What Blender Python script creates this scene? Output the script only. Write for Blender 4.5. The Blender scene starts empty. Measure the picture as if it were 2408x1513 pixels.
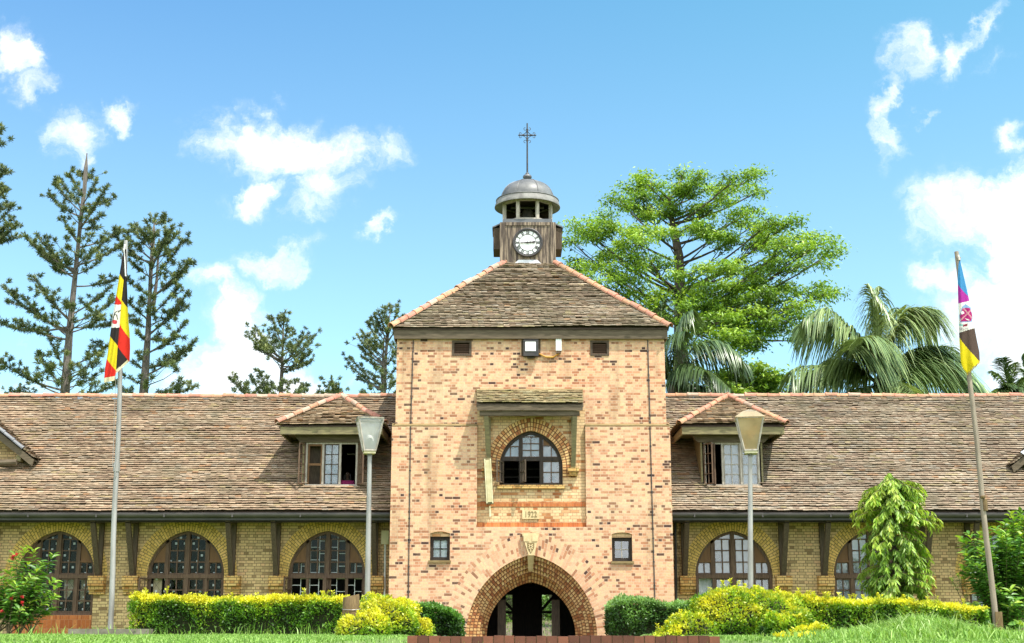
import bpy, bmesh, math, random
import numpy as np
from mathutils import Vector, Matrix, noise as mnoise
random.seed(7)
SC = bpy.context.scene
COL = SC.collection
# ------------------------------------------------------------------ camera
TH = math.radians(12.8); FPX = 3177.0
CAM = (-0.505, -35.7, 1.6)
_s, _c = math.sin(TH), math.cos(TH)
def P(u, v, Y):
    """point of the plane y=Y that the photograph shows at (u, v) (2408 px wide)"""
    xc = (u-1204)/FPX; yc = (756.25-v)/FPX
    dy = _c-yc*_s; dz = _s+yc*_c; t = (Y-CAM[1])/dy
    return Vector((CAM[0]+xc*t, Y, CAM[2]+dz*t))
def X(u, v, Y): return P(u, v, Y).x
def Z(v, Y): return P(1204, v, Y).z
def crop(ox, oy, s):
    return lambda a, b: ((ox+a/s)/1.0631, (oy+b/s)/1.0631)
cd = bpy.data.cameras.new('camera'); cam = bpy.data.objects.new('camera', cd); COL.objects.link(cam)
cam.location = CAM; cam.rotation_euler = (math.pi/2+TH, 0, 0)
cd.sensor_width = 36; cd.lens = FPX/2408*36; cd.clip_end = 4000; cd.clip_start = .1
SC.camera = cam

# ------------------------------------------------------------------ objects
def tag(o, label=None, cat=None, group=None, kind=None):
    if label: o['label'] = label
    if cat: o['category'] = cat
    if group: o['group'] = group
    if kind: o['kind'] = kind
    return o
def empty(name, loc, label, cat, group=None):
    o = bpy.data.objects.new(name, None); COL.objects.link(o); o.location = loc
    o.empty_display_size = .2
    return tag(o, label, cat, group)
def root_of(o):
    # meshes keep world coordinates; only a thing's Empty carries an offset
    return Vector(o.location) if o.type == 'EMPTY' else Vector((0, 0, 0))
def link(name, me, parent=None):
    o = bpy.data.objects.new(name, me); COL.objects.link(o)
    if parent is not None:
        o.parent = parent
        o.matrix_parent_inverse = Matrix.Translation(-root_of(parent))
    return o
def setcol(me, cols):
    a = me.attributes.new('Col', 'FLOAT_COLOR', 'FACE')
    c = np.ones((len(me.polygons), 4), np.float32); c[:, :3] = np.asarray(cols, np.float32)
    a.data.foreach_set('color', c.ravel())

class MB:
    def __init__(self): self.v = []; self.f = []; self.uv = []; self.col = []; self.mi = []; self.cur = 0; self.c = (1, 1, 1)
    def face(self, pts, uv=None, col=None):
        b = len(self.v); self.v += [tuple(p) for p in pts]; self.f.append(tuple(range(b, b+len(pts))))
        self.uv.append(uv if uv else [(0, 0)]*len(pts)); self.col.append((self.c if col is None else col)); self.mi.append(self.cur)
    def box(self, x0, x1, y0, y1, z0, z1, col=None):
        p = [(x, y, z) for z in (z0, z1) for y in (y0, y1) for x in (x0, x1)]
        for q in ((0, 2, 3, 1), (4, 5, 7, 6), (0, 1, 5, 4), (2, 6, 7, 3), (0, 4, 6, 2), (1, 3, 7, 5)):
            self.face([p[i] for i in q], col=col)
    def bar(self, a, b, w, h=None, up=(0, 0, 1), col=None, w2=None):
        """box beam from a to b, width w (sideways), h along 'up'"""
        h = h or w; a = Vector(a); b = Vector(b); d = (b-a).normalized(); u = Vector(up)
        s = d.cross(u)
        if s.length < 1e-4: s = d.cross(Vector((0, 1, 0)))
        s.normalize(); u = s.cross(d).normalized(); w2 = w2 or w
        k = w2/w
        A = [a+s*w/2*i+u*h/2*j for i, j in ((-1, -1), (1, -1), (1, 1), (-1, 1))]
        B = [b+s*w/2*i*k+u*h/2*j*k for i, j in ((-1, -1), (1, -1), (1, 1), (-1, 1))]
        for i in range(4):
            j = (i+1) % 4; self.face([A[i], A[j], B[j], B[i]], col=col)
        self.face(A[::-1], col=col); self.face(B, col=col)
    def tube(self, pts, rad, n=8, cap=True, col=None):
        pts = [Vector(p) for p in pts]
        if not hasattr(rad, '__len__'): rad = [rad]*len(pts)
        b = len(self.v); N = len(pts); prev = None
        for i, p in enumerate(pts):
            d = (pts[min(i+1, N-1)]-pts[max(i-1, 0)])
            d = d.normalized() if d.length > 1e-7 else Vector((0, 0, 1))
            s = d.cross(Vector((0, 0, 1)) if abs(d.z) < .95 else Vector((1, 0, 0))) if prev is None else prev-d*prev.dot(d)
            if s.length < 1e-5: s = d.cross(Vector((0, 1, 0)))
            s.normalize(); prev = s; t = d.cross(s)
            for k in range(n):
                a = 2*math.pi*k/n; self.v.append(tuple(p+(s*math.cos(a)+t*math.sin(a))*rad[i]))
        for i in range(N-1):
            for k in range(n):
                k2 = (k+1) % n
                self.f.append((b+i*n+k, b+i*n+k2, b+(i+1)*n+k2, b+(i+1)*n+k)); self.uv.append([(0, 0)]*4); self.col.append((self.c if col is None else col)); self.mi.append(self.cur)
        if cap:
            for q in ([b+k for k in range(n)][::-1], [b+(N-1)*n+k for k in range(n)]):
                self.f.append(tuple(q)); self.uv.append([(0, 0)]*n); self.col.append((self.c if col is None else col)); self.mi.append(self.cur)
    def lathe(self, prof, c, n=24, a0=0.0, col=None):
        b = len(self.v); m = len(prof)
        for r, z in prof:
            for k in range(n):
                a = a0+2*math.pi*k/n; self.v.append((c[0]+r*math.cos(a), c[1]+r*math.sin(a), c[2]+z))
        for i in range(m-1):
            for k in range(n):
                k2 = (k+1) % n
                self.f.append((b+i*n+k, b+i*n+k2, b+(i+1)*n+k2, b+(i+1)*n+k)); self.uv.append([(0, 0)]*4); self.col.append((self.c if col is None else col)); self.mi.append(self.cur)
    def prism(self, poly, vec, col=None):
        """planar polygon extruded along vec"""
        vec = Vector(vec); A = [Vector(p) for p in poly]; B = [p+vec for p in A]; n = len(A)
        self.face(A, col=col); self.face(B[::-1], col=col)
        for i in range(n):
            j = (i+1) % n; self.face([A[j], A[i], B[i], B[j]], col=col)
    def build(self, name, mat, parent=None, smooth=False, bevel=0):
        me = bpy.data.meshes.new(name); me.from_pydata(self.v, [], self.f)
        uvl = me.uv_layers.new(name='UVMap')
        flat = [c for u in self.uv for p in u for c in p]
        uvl.data.foreach_set('uv', np.array(flat, np.float32))
        setcol(me, self.col)
        for m in (mat if isinstance(mat, (list, tuple)) else [mat]): me.materials.append(m)
        if isinstance(mat, (list, tuple)): me.polygons.foreach_set('material_index', self.mi)
        if smooth: me.polygons.foreach_set('use_smooth', [True]*len(me.polygons))
        me.update()
        o = link(name, me, parent)
        if smooth:
            md = o.modifiers.new('es', 'EDGE_SPLIT'); md.split_angle = math.radians(38)
        if bevel:
            md = o.modifiers.new('bv', 'BEVEL'); md.width = bevel; md.segments = 2; md.limit_method = 'ANGLE'
        return o

def npmesh(name, V, F, mat, parent=None, cols=None, smooth=False):
    """V (n,3), F (m,k) arrays"""
    me = bpy.data.meshes.new(name); m, k = F.shape
    me.vertices.add(len(V)); me.vertices.foreach_set('co', np.ascontiguousarray(V, np.float32).ravel())
    me.loops.add(m*k); me.loops.foreach_set('vertex_index', np.ascontiguousarray(F, np.int32).ravel())
    me.polygons.add(m); me.polygons.foreach_set('loop_start', np.arange(0, m*k, k, dtype=np.int32))
    if smooth: me.polygons.foreach_set('use_smooth', np.ones(m, bool))
    me.update(calc_edges=True); me.validate()
    if cols is not None: setcol(me, cols)
    me.materials.append(mat)
    return link(name, me, parent)

# ------------------------------------------------------------------ materials
MATS = {}
def nodes(name):
    m = bpy.data.materials.new(name); m.use_nodes = True; MATS[name] = m
    nt = m.node_tree; bs = nt.nodes['Principled BSDF']; bs.inputs['Specular IOR Level'].default_value = .25
    return m, nt, bs
def N(nt, t, **kw):
    n = nt.nodes.new(t)
    for k, v in kw.items():
        if k in n.inputs: n.inputs[k].default_value = v
        else: setattr(n, k, v)
    return n
def ramp(nt, fac, stops, mode='LINEAR'):
    r = N(nt, 'ShaderNodeValToRGB'); r.color_ramp.interpolation = mode
    e = r.color_ramp.elements
    while len(e) < len(stops): e.new(.5)
    for el, (p, c) in zip(e, stops): el.position = p; el.color = (*c, 1)
    nt.links.new(fac, r.inputs['Fac']); return r.outputs['Color']
def mixc(nt, f, a, b, mode='MIX'):
    m = N(nt, 'ShaderNodeMix', data_type='RGBA', blend_type=mode)
    for s, val in ((m.inputs[0], f), (m.inputs[6], a), (m.inputs[7], b)):
        if isinstance(val, (int, float)): s.default_value = val
        elif isinstance(val, tuple): s.default_value = (*val, 1)
        else: nt.links.new(val, s)
    return m.outputs[2]
def math_(nt, op, a, b=0.0, clamp=False):
    m = N(nt, 'ShaderNodeMath', operation=op); m.use_clamp = clamp
    for s, val in ((m.inputs[0], a), (m.inputs[1], b)):
        if isinstance(val, (int, float)): s.default_value = val
        else: nt.links.new(val, s)
    return m.outputs[0]
def noise(nt, scale, detail=4, vec=None, rough=.55, stretch=None):
    n = N(nt, 'ShaderNodeTexNoise', Scale=scale, Detail=detail, Roughness=rough)
    if vec is None:
        vec = N(nt, 'ShaderNodeTexCoord').outputs['Object']
    if stretch:
        mp = N(nt, 'ShaderNodeMapping'); mp.inputs['Scale'].default_value = stretch; nt.links.new(vec, mp.inputs['Vector']); vec = mp.outputs[0]
    nt.links.new(vec, n.inputs['Vector']); return n.outputs['Fac']
def bump(nt, bs, h, strength=.3, dist=.01):
    b = N(nt, 'ShaderNodeBump', Strength=strength, Distance=dist); nt.links.new(h, b.inputs['Height']); nt.links.new(b.outputs[0], bs.inputs['Normal'])

def simple(name, c1, c2=None, scale=6, rough=.7, spec=.25, metal=0, stretch=None, bmp=.2, bd=.005, detail=5, lo=.35, hi=.65):
    m, nt, bs = nodes(name); c2 = c2 or tuple(x*.75 for x in c1)
    n = noise(nt, scale, detail, stretch=stretch)
    nt.links.new(ramp(nt, n, [(lo, c1), (hi, c2)]), bs.inputs['Base Color'])
    bs.inputs['Roughness'].default_value = rough; bs.inputs['Specular IOR Level'].default_value = spec; bs.inputs['Metallic'].default_value = metal
    if bmp: bump(nt, bs, n, bmp, bd)
    return m

def brick_mat(name, stops, mortar, uv=False, bw=.23, rh=.0775, ms=.006, squash=.5, cl=.25, stain=None, bstr=.5, var=.06, off=.5, blotch=((.86, .83, .74), (1.08, 1.0, .98)), streak=(1, 1, .35)):
    m, nt, bs = nodes(name)
    tc = N(nt, 'ShaderNodeTexCoord')
    if uv: vec = tc.outputs['UV']
    else:
        sx = N(nt, 'ShaderNodeSeparateXYZ'); nt.links.new(tc.outputs['Object'], sx.inputs[0])
        cx = N(nt, 'ShaderNodeCombineXYZ'); nt.links.new(math_(nt, 'ADD', sx.outputs[0], sx.outputs[1]), cx.inputs[0]); nt.links.new(sx.outputs[2], cx.inputs[1])
        vec = cx.outputs[0]
    # slightly wavering courses
    wob = N(nt, 'ShaderNodeTexNoise', Scale=1.7, Detail=3); nt.links.new(tc.outputs['Object'], wob.inputs['Vector'])
    wv = N(nt, 'ShaderNodeVectorMath', operation='MULTIPLY_ADD'); nt.links.new(wob.outputs['Color'], wv.inputs[0]); wv.inputs[1].default_value = (.03, .02, 0)
    nt.links.new(vec, wv.inputs[2]); vec = wv.outputs[0]
    b = N(nt, 'ShaderNodeTexBrick', offset=off, offset_frequency=2, squash=squash, squash_frequency=2)
    b.inputs['Color1'].default_value = (0, 0, 0, 1); b.inputs['Color2'].default_value = (1, 1, 1, 1); b.inputs['Mortar'].default_value = (.5, .5, .5, 1)
    for k, v_ in (('Scale', 1), ('Mortar Size', ms), ('Mortar Smooth', .2), ('Bias', 0), ('Brick Width', bw), ('Row Height', rh)): b.inputs[k].default_value = v_
    nt.links.new(vec, b.inputs['Vector'])
    clu = N(nt, 'ShaderNodeTexNoise', Scale=1.1, Detail=3); nt.links.new(tc.outputs['Object'], clu.inputs['Vector'])
    f = math_(nt, 'ADD', b.outputs['Color'], math_(nt, 'MULTIPLY', math_(nt, 'SUBTRACT', clu.outputs['Fac'], .5), cl*2), True)
    col = ramp(nt, f, stops)
    # patchy tone over metres and grain within a brick
    big = noise(nt, .55, 3, tc.outputs['Object']); fine = noise(nt, 22, 4, tc.outputs['Object'])
    col = mixc(nt, 1.0, col, ramp(nt, big, [(.34, blotch[0]), (.66, blotch[1])]), 'MULTIPLY')
    col = mixc(nt, 1.0, col, ramp(nt, fine, [(.25, (1-var*3,)*3), (.75, (1+var*2,)*3)]), 'MULTIPLY')
    col = mixc(nt, b.outputs['Fac'], col, mortar)
    if stain:
        st = noise(nt, 1.3, 6, tc.outputs['Object'], stretch=streak)
        fs = ramp(nt, st, [(.56, (0, 0, 0)), (.74, (stain[1],)*3)])
        col = mixc(nt, fs, col, stain[0])
    nt.links.new(col, bs.inputs['Base Color']); bs.inputs['Roughness'].default_value = .88; bs.inputs['Specular IOR Level'].default_value = .12
    h = math_(nt, 'ADD', math_(nt, 'MULTIPLY', b.outputs['Fac'], -1.0), math_(nt, 'MULTIPLY', fine, .5))
    bump(nt, bs, h, bstr, .004)
    return m

TB = [(0, (.075, .045, .04)), (.03, (.17, .105, .07)), (.07, (.30, .15, .09)), (.17, (.43, .215, .125)), (.28, (.55, .325, .20)), (.42, (.62, .405, .26)), (.62, (.65, .46, .28)), (.84, (.62, .40, .265)), (1, (.50, .255, .155))]
brick_mat('tower_brick', TB, (.54, .38, .265), cl=.2, bw=.205, rh=.0735, var=.08, stain=((.17, .115, .06), .55), ms=.006, blotch=((1.0, .84, .75), (.95, .965, .92)), streak=(1.6, 1.6, .22))
brick_mat('recess_brick', [(0, (.32, .12, .05)), (.1, (.50, .25, .11)), (.25, (.63, .42, .24)), (.6, (.66, .47, .27)), (1, (.68, .52, .31))], (.32, .20, .115), cl=.1, ms=.007, stain=((.12, .10, .05), .3))
brick_mat('red_brick', [(0, (.34, .10, .035)), (.5, (.46, .15, .05)), (1, (.55, .24, .09))], (.36, .16, .08), cl=.1, bw=.115, rh=.23)
brick_mat('wing_brick', [(0, (.25, .165, .085)), (.12, (.43, .31, .165)), (.4, (.60, .44, .235)), (.7, (.64, .475, .25)), (1, (.64, .42, .235))], (.16, .11, .06), cl=.12, ms=.0075, stain=((.16, .13, .075), .35))
brick_mat('wing_arch_brick', [(0, (.46, .31, .10)), (.3, (.66, .44, .14)), (.7, (.70, .475, .15)), (1, (.66, .44, .18))], (.15, .115, .05), uv=True, cl=.08, ms=.009, squash=.5)
brick_mat('tower_arch_brick', TB, (.50, .35, .24), uv=True, cl=.14, ms=.006, blotch=((1.0, .84, .75), (.95, .965, .92)))
brick_mat('order_brick', [(0, (.30, .11, .05)), (.25, (.52, .25, .10)), (.55, (.66, .40, .18)), (1, (.70, .50, .24))], (.14, .06, .03), uv=True, bw=.12, cl=.12, ms=.012, squash=1, off=0)
brick_mat('corbel_brick', [(0, (.38, .18, .06)), (.4, (.56, .33, .12)), (1, (.60, .42, .17))], (.13, .09, .04), cl=.1, ms=.008)
brick_mat('low_wall_brick', [(0, (.09, .034, .018)), (.5, (.14, .052, .026)), (1, (.17, .07, .035))], (.20, .15, .11), bw=.125, rh=.225, cl=.1, ms=.007, squash=1)

def attr_mat(name, rough=.8, spec=.2, grain=12, lo=.75, hi=1.15, moss=None, trans=0, bmp=.25, bd=.006):
    m, nt, bs = nodes(name)
    a = N(nt, 'ShaderNodeAttribute', attribute_name='Col'); n = noise(nt, grain, 4)
    col = mixc(nt, 1.0, a.outputs['Color'], ramp(nt, n, [(.3, (lo,)*3), (.7, (hi,)*3)]), 'MULTIPLY')
    if moss:
        st = noise(nt, moss[2], 5); col = mixc(nt, ramp(nt, st, [(.52, (0, 0, 0)), (.72, (moss[1],)*3)]), col, moss[0])
    nt.links.new(col, bs.inputs['Base Color']); bs.inputs['Roughness'].default_value = rough; bs.inputs['Specular IOR Level'].default_value = spec
    if bmp: bump(nt, bs, n, bmp, bd)
    if trans:
        t = N(nt, 'ShaderNodeBsdfTranslucent'); nt.links.new(mixc(nt, 1.0, col, (1.25, 1.2, .55), 'MULTIPLY'), t.inputs['Color'])
        mx = N(nt, 'ShaderNodeMixShader'); mx.inputs[0].default_value = trans
        nt.links.new(bs.outputs[0], mx.inputs[1]); nt.links.new(t.outputs[0], mx.inputs[2])
        nt.links.new(mx.outputs[0], nt.nodes['Material Output'].inputs['Surface'])
    return m
attr_mat('roof_tile', rough=.85, spec=.15, grain=9, lo=.7, hi=1.15, moss=((.13, .115, .07), .62, .9))
attr_mat('ridge_tile', rough=.8, grain=7, lo=.7, hi=1.15, moss=((.25, .22, .15), .5, 3))
attr_mat('leaf', rough=.42, spec=.45, grain=2.2, lo=.68, hi=1.25, trans=.38, bmp=0)
attr_mat('needle', rough=.6, spec=.25, grain=1, lo=.85, hi=1.15, trans=.12, bmp=0)
attr_mat('palm_leaf', rough=.33, spec=.55, grain=1, lo=.85, hi=1.15, trans=.22, bmp=0)
attr_mat('grass_blade', rough=.5, spec=.3, grain=2, lo=.8, hi=1.2, trans=.35, bmp=0)
attr_mat('cloth', rough=.8, spec=.1, grain=30, lo=.9, hi=1.08, trans=.25, bmp=.1)
attr_mat('painted', rough=.6, spec=.3, grain=9, lo=.8, hi=1.1, bmp=.1)
attr_mat('skin_cloth', rough=.7, grain=10, lo=.9, hi=1.1, bmp=0)
simple('deck', (.05, .035, .025), rough=.9)
simple('wood_dark', (.055, .038, .026), (.10, .07, .045), 5, .75, stretch=(8, 8, 1))
simple('wood_brown', (.075, .042, .026), (.14, .085, .052), 4, .6, stretch=(10, 10, 1.2))
simple('wood_panel', (.14, .07, .03), (.18, .09, .035), 3, .6, stretch=(6, 6, 1))
simple('wood_black', (.022, .016, .012), (.045, .03, .02), 5, .6, stretch=(6, 6, 1))
simple('wood_olive', (.23, .195, .095), (.14, .115, .065), 4, .8, stretch=(1, 6, 6))
simple('wood_fascia', (.13, .10, .065), (.075, .055, .035), 3, .8, stretch=(1, 4, 8))
simple('wood_grey', (.30, .23, .165), (.065, .048, .038), 2.6, .8, stretch=(7, 7, .55), bmp=.4, lo=.36, hi=.57)
simple('wood_pale', (.46, .41, .35), (.28, .24, .195), 5, .8, stretch=(5, 5, 1))
simple('lead', (.10, .10, .098), (.20, .195, .19), 2.2, .5, .4, .25, bmp=.15)
simple('lead_dark', (.10, .10, .105), (.15, .15, .155), 3, .5, .5, .3)
simple('lead_pale', (.24, .23, .21), (.14, .13, .12), 5, .6, .4)
simple('zinc', (.62, .62, .64), (.45, .45, .47), 6, .4, .5, .2)
simple('iron', (.02, .02, .022), (.05, .04, .035), 8, .5, .4)
simple('gutter', (.045, .040, .036), (.075, .066, .058), 2, .5, .4)
simple('white_paint', (.72, .72, .70), (.62, .61, .57), 8, .5, .4)
simple('cream_paint', (.62, .56, .36), (.50, .43, .24), 7, .6, .3)
simple('ochre', (.50, .27, .04), (.40, .19, .03), 6, .7)
simple('cream_pale', (.52, .46, .27), (.44, .38, .2), 7, .5, .3)
simple('stone', (.62, .48, .27), (.48, .35, .18), 6, .8)
simple('stone_dark', (.23, .17, .08), (.18, .12, .05), 6, .8)
simple('bark', (.095, .075, .055), (.05, .04, .03), 3, .9, stretch=(6, 6, 1), bmp=.6, bd=.02)
simple('bark_pale', (.165, .14, .12), (.095, .08, .068), 3, .9, stretch=(5, 5, 1), bmp=.5, bd=.02)
simple('twig', (.15, .11, .06), (.09, .07, .04), 6, .9)
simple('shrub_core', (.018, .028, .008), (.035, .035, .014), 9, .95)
simple('lawn_soil', (.09, .15, .03), (.13, .19, .05), 3, .95, detail=8)
simple('paving', (.17, .13, .095), (.11, .085, .065), 4, .9)
simple('plaster', (.42, .37, .28), (.34, .29, .21), 2, .9)
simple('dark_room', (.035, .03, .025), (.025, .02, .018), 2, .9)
simple('pole_metal', (.34, .33, .31), (.22, .205, .185), 3, .45, .5, .35, stretch=(1, 1, .4))
simple('pole_wood', (.30, .25, .19), (.20, .155, .12), 3, .8, stretch=(6, 6, .6))
simple('concrete', (.20, .18, .14), (.12, .11, .08), 5, .9)
simple('curtain', (.80, .80, .80), (.6, .61, .64), 3, .9, stretch=(14, 1, .3))
simple('curtain_beige', (.50, .41, .28), (.40, .32, .2), 3, .9, stretch=(10, 1, .3))
simple('clock_white', (.82, .82, .80), (.74, .74, .72), 4, .4, .4)
simple('bronze', (.10, .085, .05), (.05, .05, .04), 5, .5, .5, .6)
simple('stump', (.19, .13, .06), (.11, .07, .035), 4, .9, stretch=(8, 8, 1), bmp=.6, bd=.02)
simple('stump_top', (.48, .38, .24), (.30, .22, .13), 14, .9)
simple('flower', (.62, .045, .06), (.45, .02, .05), 8, .5)

def glass_mat(name, tint, refl=1.5, rough=.02, haze=None, tl=0):
    m, nt, bs = nodes(name); nt.nodes.remove(bs)
    tr = N(nt, 'ShaderNodeBsdfTransparent'); tr.inputs[0].default_value = (*tint, 1)
    gl = N(nt, 'ShaderNodeBsdfGlossy'); gl.inputs['Roughness'].default_value = rough
    fr = N(nt, 'ShaderNodeFresnel', IOR=refl)
    base = tr
    if haze:
        df = N(nt, 'ShaderNodeBsdfDiffuse'); df.inputs[0].default_value = (*haze[0], 1)
        n = noise(nt, 2.2, 4)
        if tl:
            t2 = N(nt, 'ShaderNodeBsdfTranslucent'); t2.inputs[0].default_value = (*haze[0], 1); m2 = N(nt, 'ShaderNodeMixShader'); m2.inputs[0].default_value = tl
            nt.links.new(df.outputs[0], m2.inputs[1]); nt.links.new(t2.outputs[0], m2.inputs[2]); df = m2
        mm = N(nt, 'ShaderNodeMixShader'); nt.links.new(ramp(nt, n, [(.3, (haze[1]*.5,)*3), (.7, (haze[1],)*3)]), mm.inputs[0])
        nt.links.new(tr.outputs[0], mm.inputs[1]); nt.links.new(df.outputs[0], mm.inputs[2]); base = mm
    mx = N(nt, 'ShaderNodeMixShader'); nt.links.new(fr.outputs[0], mx.inputs[0]); nt.links.new(base.outputs[0], mx.inputs[1]); nt.links.new(gl.outputs[0], mx.inputs[2])
    nt.links.new(mx.outputs[0], nt.nodes['Material Output'].inputs['Surface'])
    # old panes are never quite flat
    b = N(nt, 'ShaderNodeBump', Strength=.25, Distance=.02); nn = noise(nt, 2.5, 2); nt.links.new(nn, b.inputs['Height']); nt.links.new(b.outputs[0], gl.inputs['Normal'])
    return m
glass_mat('glass', (.93, .95, .95), 1.22)
glass_mat('glass_blue', (.6, .65, .7), 2.1)
glass_mat('glass_hazy', (.6, .65, .7), 1.8, haze=((.55, .6, .66), .45))
glass_mat('lamp_glass', (.85, .85, .82), 1.5, .15, haze=((.88, .88, .85), .62), tl=.5)
glass_mat('lamp_amber', (.8, .6, .36), 1.5, .15, haze=((.93, .76, .48), .72), tl=.5)
MT = MATS
# ================================================================== building helpers
def arch_e(a, rise): return (rise*rise-a*a)/(2*a)
def arch_z(x, a, e):
    r = a+e; x = min(abs(x), a); return math.sqrt(max(r*r-(x+e)**2, 0))
def arch_pts(cx, zs, a, e, n=28):
    """left spring -> apex -> right spring, even along the curve"""
    r = a+e; t1 = math.acos(e/r); out = []
    for i in range(n+1):
        t = t1*i/n; out.append((cx+e-r*math.cos(t), zs+r*math.sin(t)))
    return out+[(2*cx-x, z) for x, z in out[-2::-1]]
def arch_hole(cx, a, zs, e, z0, n=16):
    xs = sorted({round(p[0], 4) for p in arch_pts(cx, zs, a, e, n)})
    return dict(x0=cx-a, x1=cx+a, xs=xs, lo=lambda x: z0, hi=lambda x: zs+arch_z(x-cx, a, e))
def rect_hole(x0, x1, z0, z1): return dict(x0=x0, x1=x1, xs=[x0, x1], lo=lambda x: z0, hi=lambda x: z1)
def holed(mb, x0, x1, z0, z1, holes, to3, col=None):
    """front sheet with openings; to3(x, z) -> point"""
    br = {x0, x1}
    for h in holes: br |= {min(max(x, x0), x1) for x in h['xs']}
    br = sorted(br)
    for a, b in zip(br, br[1:]):
        if b-a < 1e-4: continue
        m = (a+b)/2; cur = [(z0, z0)]; segs = []
        hs = sorted([h for h in holes if h['x0'] < m < h['x1']], key=lambda h: h['lo'](m))
        lo = (z0, z0)
        for h in hs:
            segs.append((lo, (h['lo'](a), h['lo'](b)))); lo = (h['hi'](a), h['hi'](b))
        segs.append((lo, (z1, z1)))
        for (la, lb), (ha, hb) in segs:
            if ha-la < 1e-4 and hb-lb < 1e-4: continue
            mb.face([to3(a, la), to3(b, lb), to3(b, hb), to3(a, ha)], col=col)
def reveal(mb, loop, y0, y1):
    """inner side faces of an opening; loop = [(x,z)...]"""
    for (xa, za), (xb, zb) in zip(loop, loop[1:]):
        mb.face([(xa, y0, za), (xb, y0, zb), (xb, y1, zb), (xa, y1, za)])
def arch_ring(cx, zs, a, e, w, y, t=.004, n=40, legs=0.0):
    """ring of voussoirs round an arch, UV = (radial, along)"""
    mb = MB(); pi = arch_pts(cx, zs, a, e, n); po = arch_pts(cx, zs, a+w, e, n)
    s = 0
    if legs:
        pi = [(cx-a, zs-legs)]+pi+[(cx+a, zs-legs)]; po = [(cx-a-w, zs-legs)]+po+[(cx+a+w, zs-legs)]
    for i in range(len(pi)-1):
        d = (math.dist(pi[i], pi[i+1])+math.dist(po[i], po[i+1]))/2
        q = [(*pi[i], 0, s), (*pi[i+1], 0, s+d), (*po[i+1], w, s+d), (*po[i], w, s)]
        mb.face([(p[0], y-t, p[1]) for p in q], uv=[(p[2], p[3]) for p in q]); s += d
    return mb
def arch_loft(cx, sections, n=36, legs=0.0, brick=None):
    """sections [(a, e, zs, y)]; UV = (depth, along)"""
    mb = MB(); cv = []
    for a, e, zs, y in sections:
        p = arch_pts(cx, zs, a, e, n)
        if legs: p = [(cx-a, zs-legs)]+p+[(cx+a, zs-legs)]
        cv.append([(x, y, z) for x, z in p])
    u = 0.0
    for A, B in zip(cv, cv[1:]):
        du = math.dist(A[len(A)//3], B[len(B)//3]); s = 0
        if brick and du < .2: du = brick
        for i in range(len(A)-1):
            d = math.dist(B[i], B[i+1])
            mb.face([A[i], A[i+1], B[i+1], B[i]], uv=[(u, s), (u, s+d), (u+du, s+d), (u+du, s)]); s += d
        u += du
    return mb

PAL = [((.33, .25, .175), 10), ((.28, .205, .14), 8), ((.37, .295, .215), 7), ((.235, .155, .105), 4), ((.17, .115, .085), 1.5), ((.33, .265, .14), 2.5), ((.34, .18, .09), 1.1), ((.31, .265, .21), 4), ((.31, .215, .15), 5)]
PALC = np.array([p[0] for p in PAL]); PALW = np.array([p[1] for p in PAL]); PALW = PALW/PALW.sum(); PALM = (PALC*PALW[:, None]).sum(0)
rgt = np.random.default_rng(3)
def tiles(mb, O, U, S, u_of_s, slope, gauge=.0925, w=.168, mask=None, tone=(1, 1, 1), lift=.053, wav=.016, sd=0):
    """courses of plain tiles laid on the plane O + u*U + s*S; u_of_s(s) -> (u0, u1)"""
    O = Vector(O); U = Vector(U).normalized(); S = Vector(S).normalized(); Nn = U.cross(S).normalized()
    if Nn.z < 0: Nn = -Nn
    rows = int(slope/gauge); tone = np.array(tone)
    for r in range(rows+1):
        s = r*gauge
        if s > slope: break
        u0, u1 = u_of_s(s)
        if u1-u0 < .05: continue
        rl = .85+.4*rgt.random()
        u = u0-(w/2 if r % 2 else 0)-rgt.random()*.02
        while u < u1:
            ww = w*(1+rgt.normal()*.03); a = max(u, u0); b = min(u+ww-.004, u1); u += ww
            if b-a < .03: continue
            if mask and mask((a+b)/2, s): continue
            p0 = O+U*a
            nz = mnoise.noise(Vector((p0.x*.9+sd, p0.y*.9, s*2.2+p0.z)))
            nz2 = mnoise.noise(Vector((p0.x*.35+sd+9, s*3.1, 4)))
            j = rgt.normal()*.005; ds = nz2*wav+rgt.normal()*.006
            if rgt.random() < .8 or u-ww <= u0: cb = PALC[rgt.choice(len(PALC), p=PALW)]
            c = (.62*cb+.38*PALM)*(.93+.14*rgt.random())*(1+.28*nz)*tone
            if rgt.random() < .02: ds -= .02; j += .012
            hl = lift*rl+j+.045*mnoise.noise(Vector((p0.x*.22+sd, p0.y*.3, s*.35)))+.03; t = .016; L = gauge*1.5
            lo = O+S*(s+ds); hi = O+S*(s+L)
            dz = rgt.normal()*.004
            A = lo+U*a+Nn*(hl+dz); B = lo+U*b+Nn*(hl-dz); hu = hl-lift*rl-j-.03+.006; D = hi+U*a+Nn*(hu+.03); E_ = hi+U*b+Nn*(hu+.03)
            A0 = A-Nn*t; B0 = B-Nn*t; D0 = D-Nn*t; E0 = E_-Nn*t
            mb.face([A, B, E_, D], col=c); mb.face([A0, B0, B, A], col=c); mb.face([A0, A, D, D0], col=c); mb.face([B, B0, E0, E_], col=c)
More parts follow.
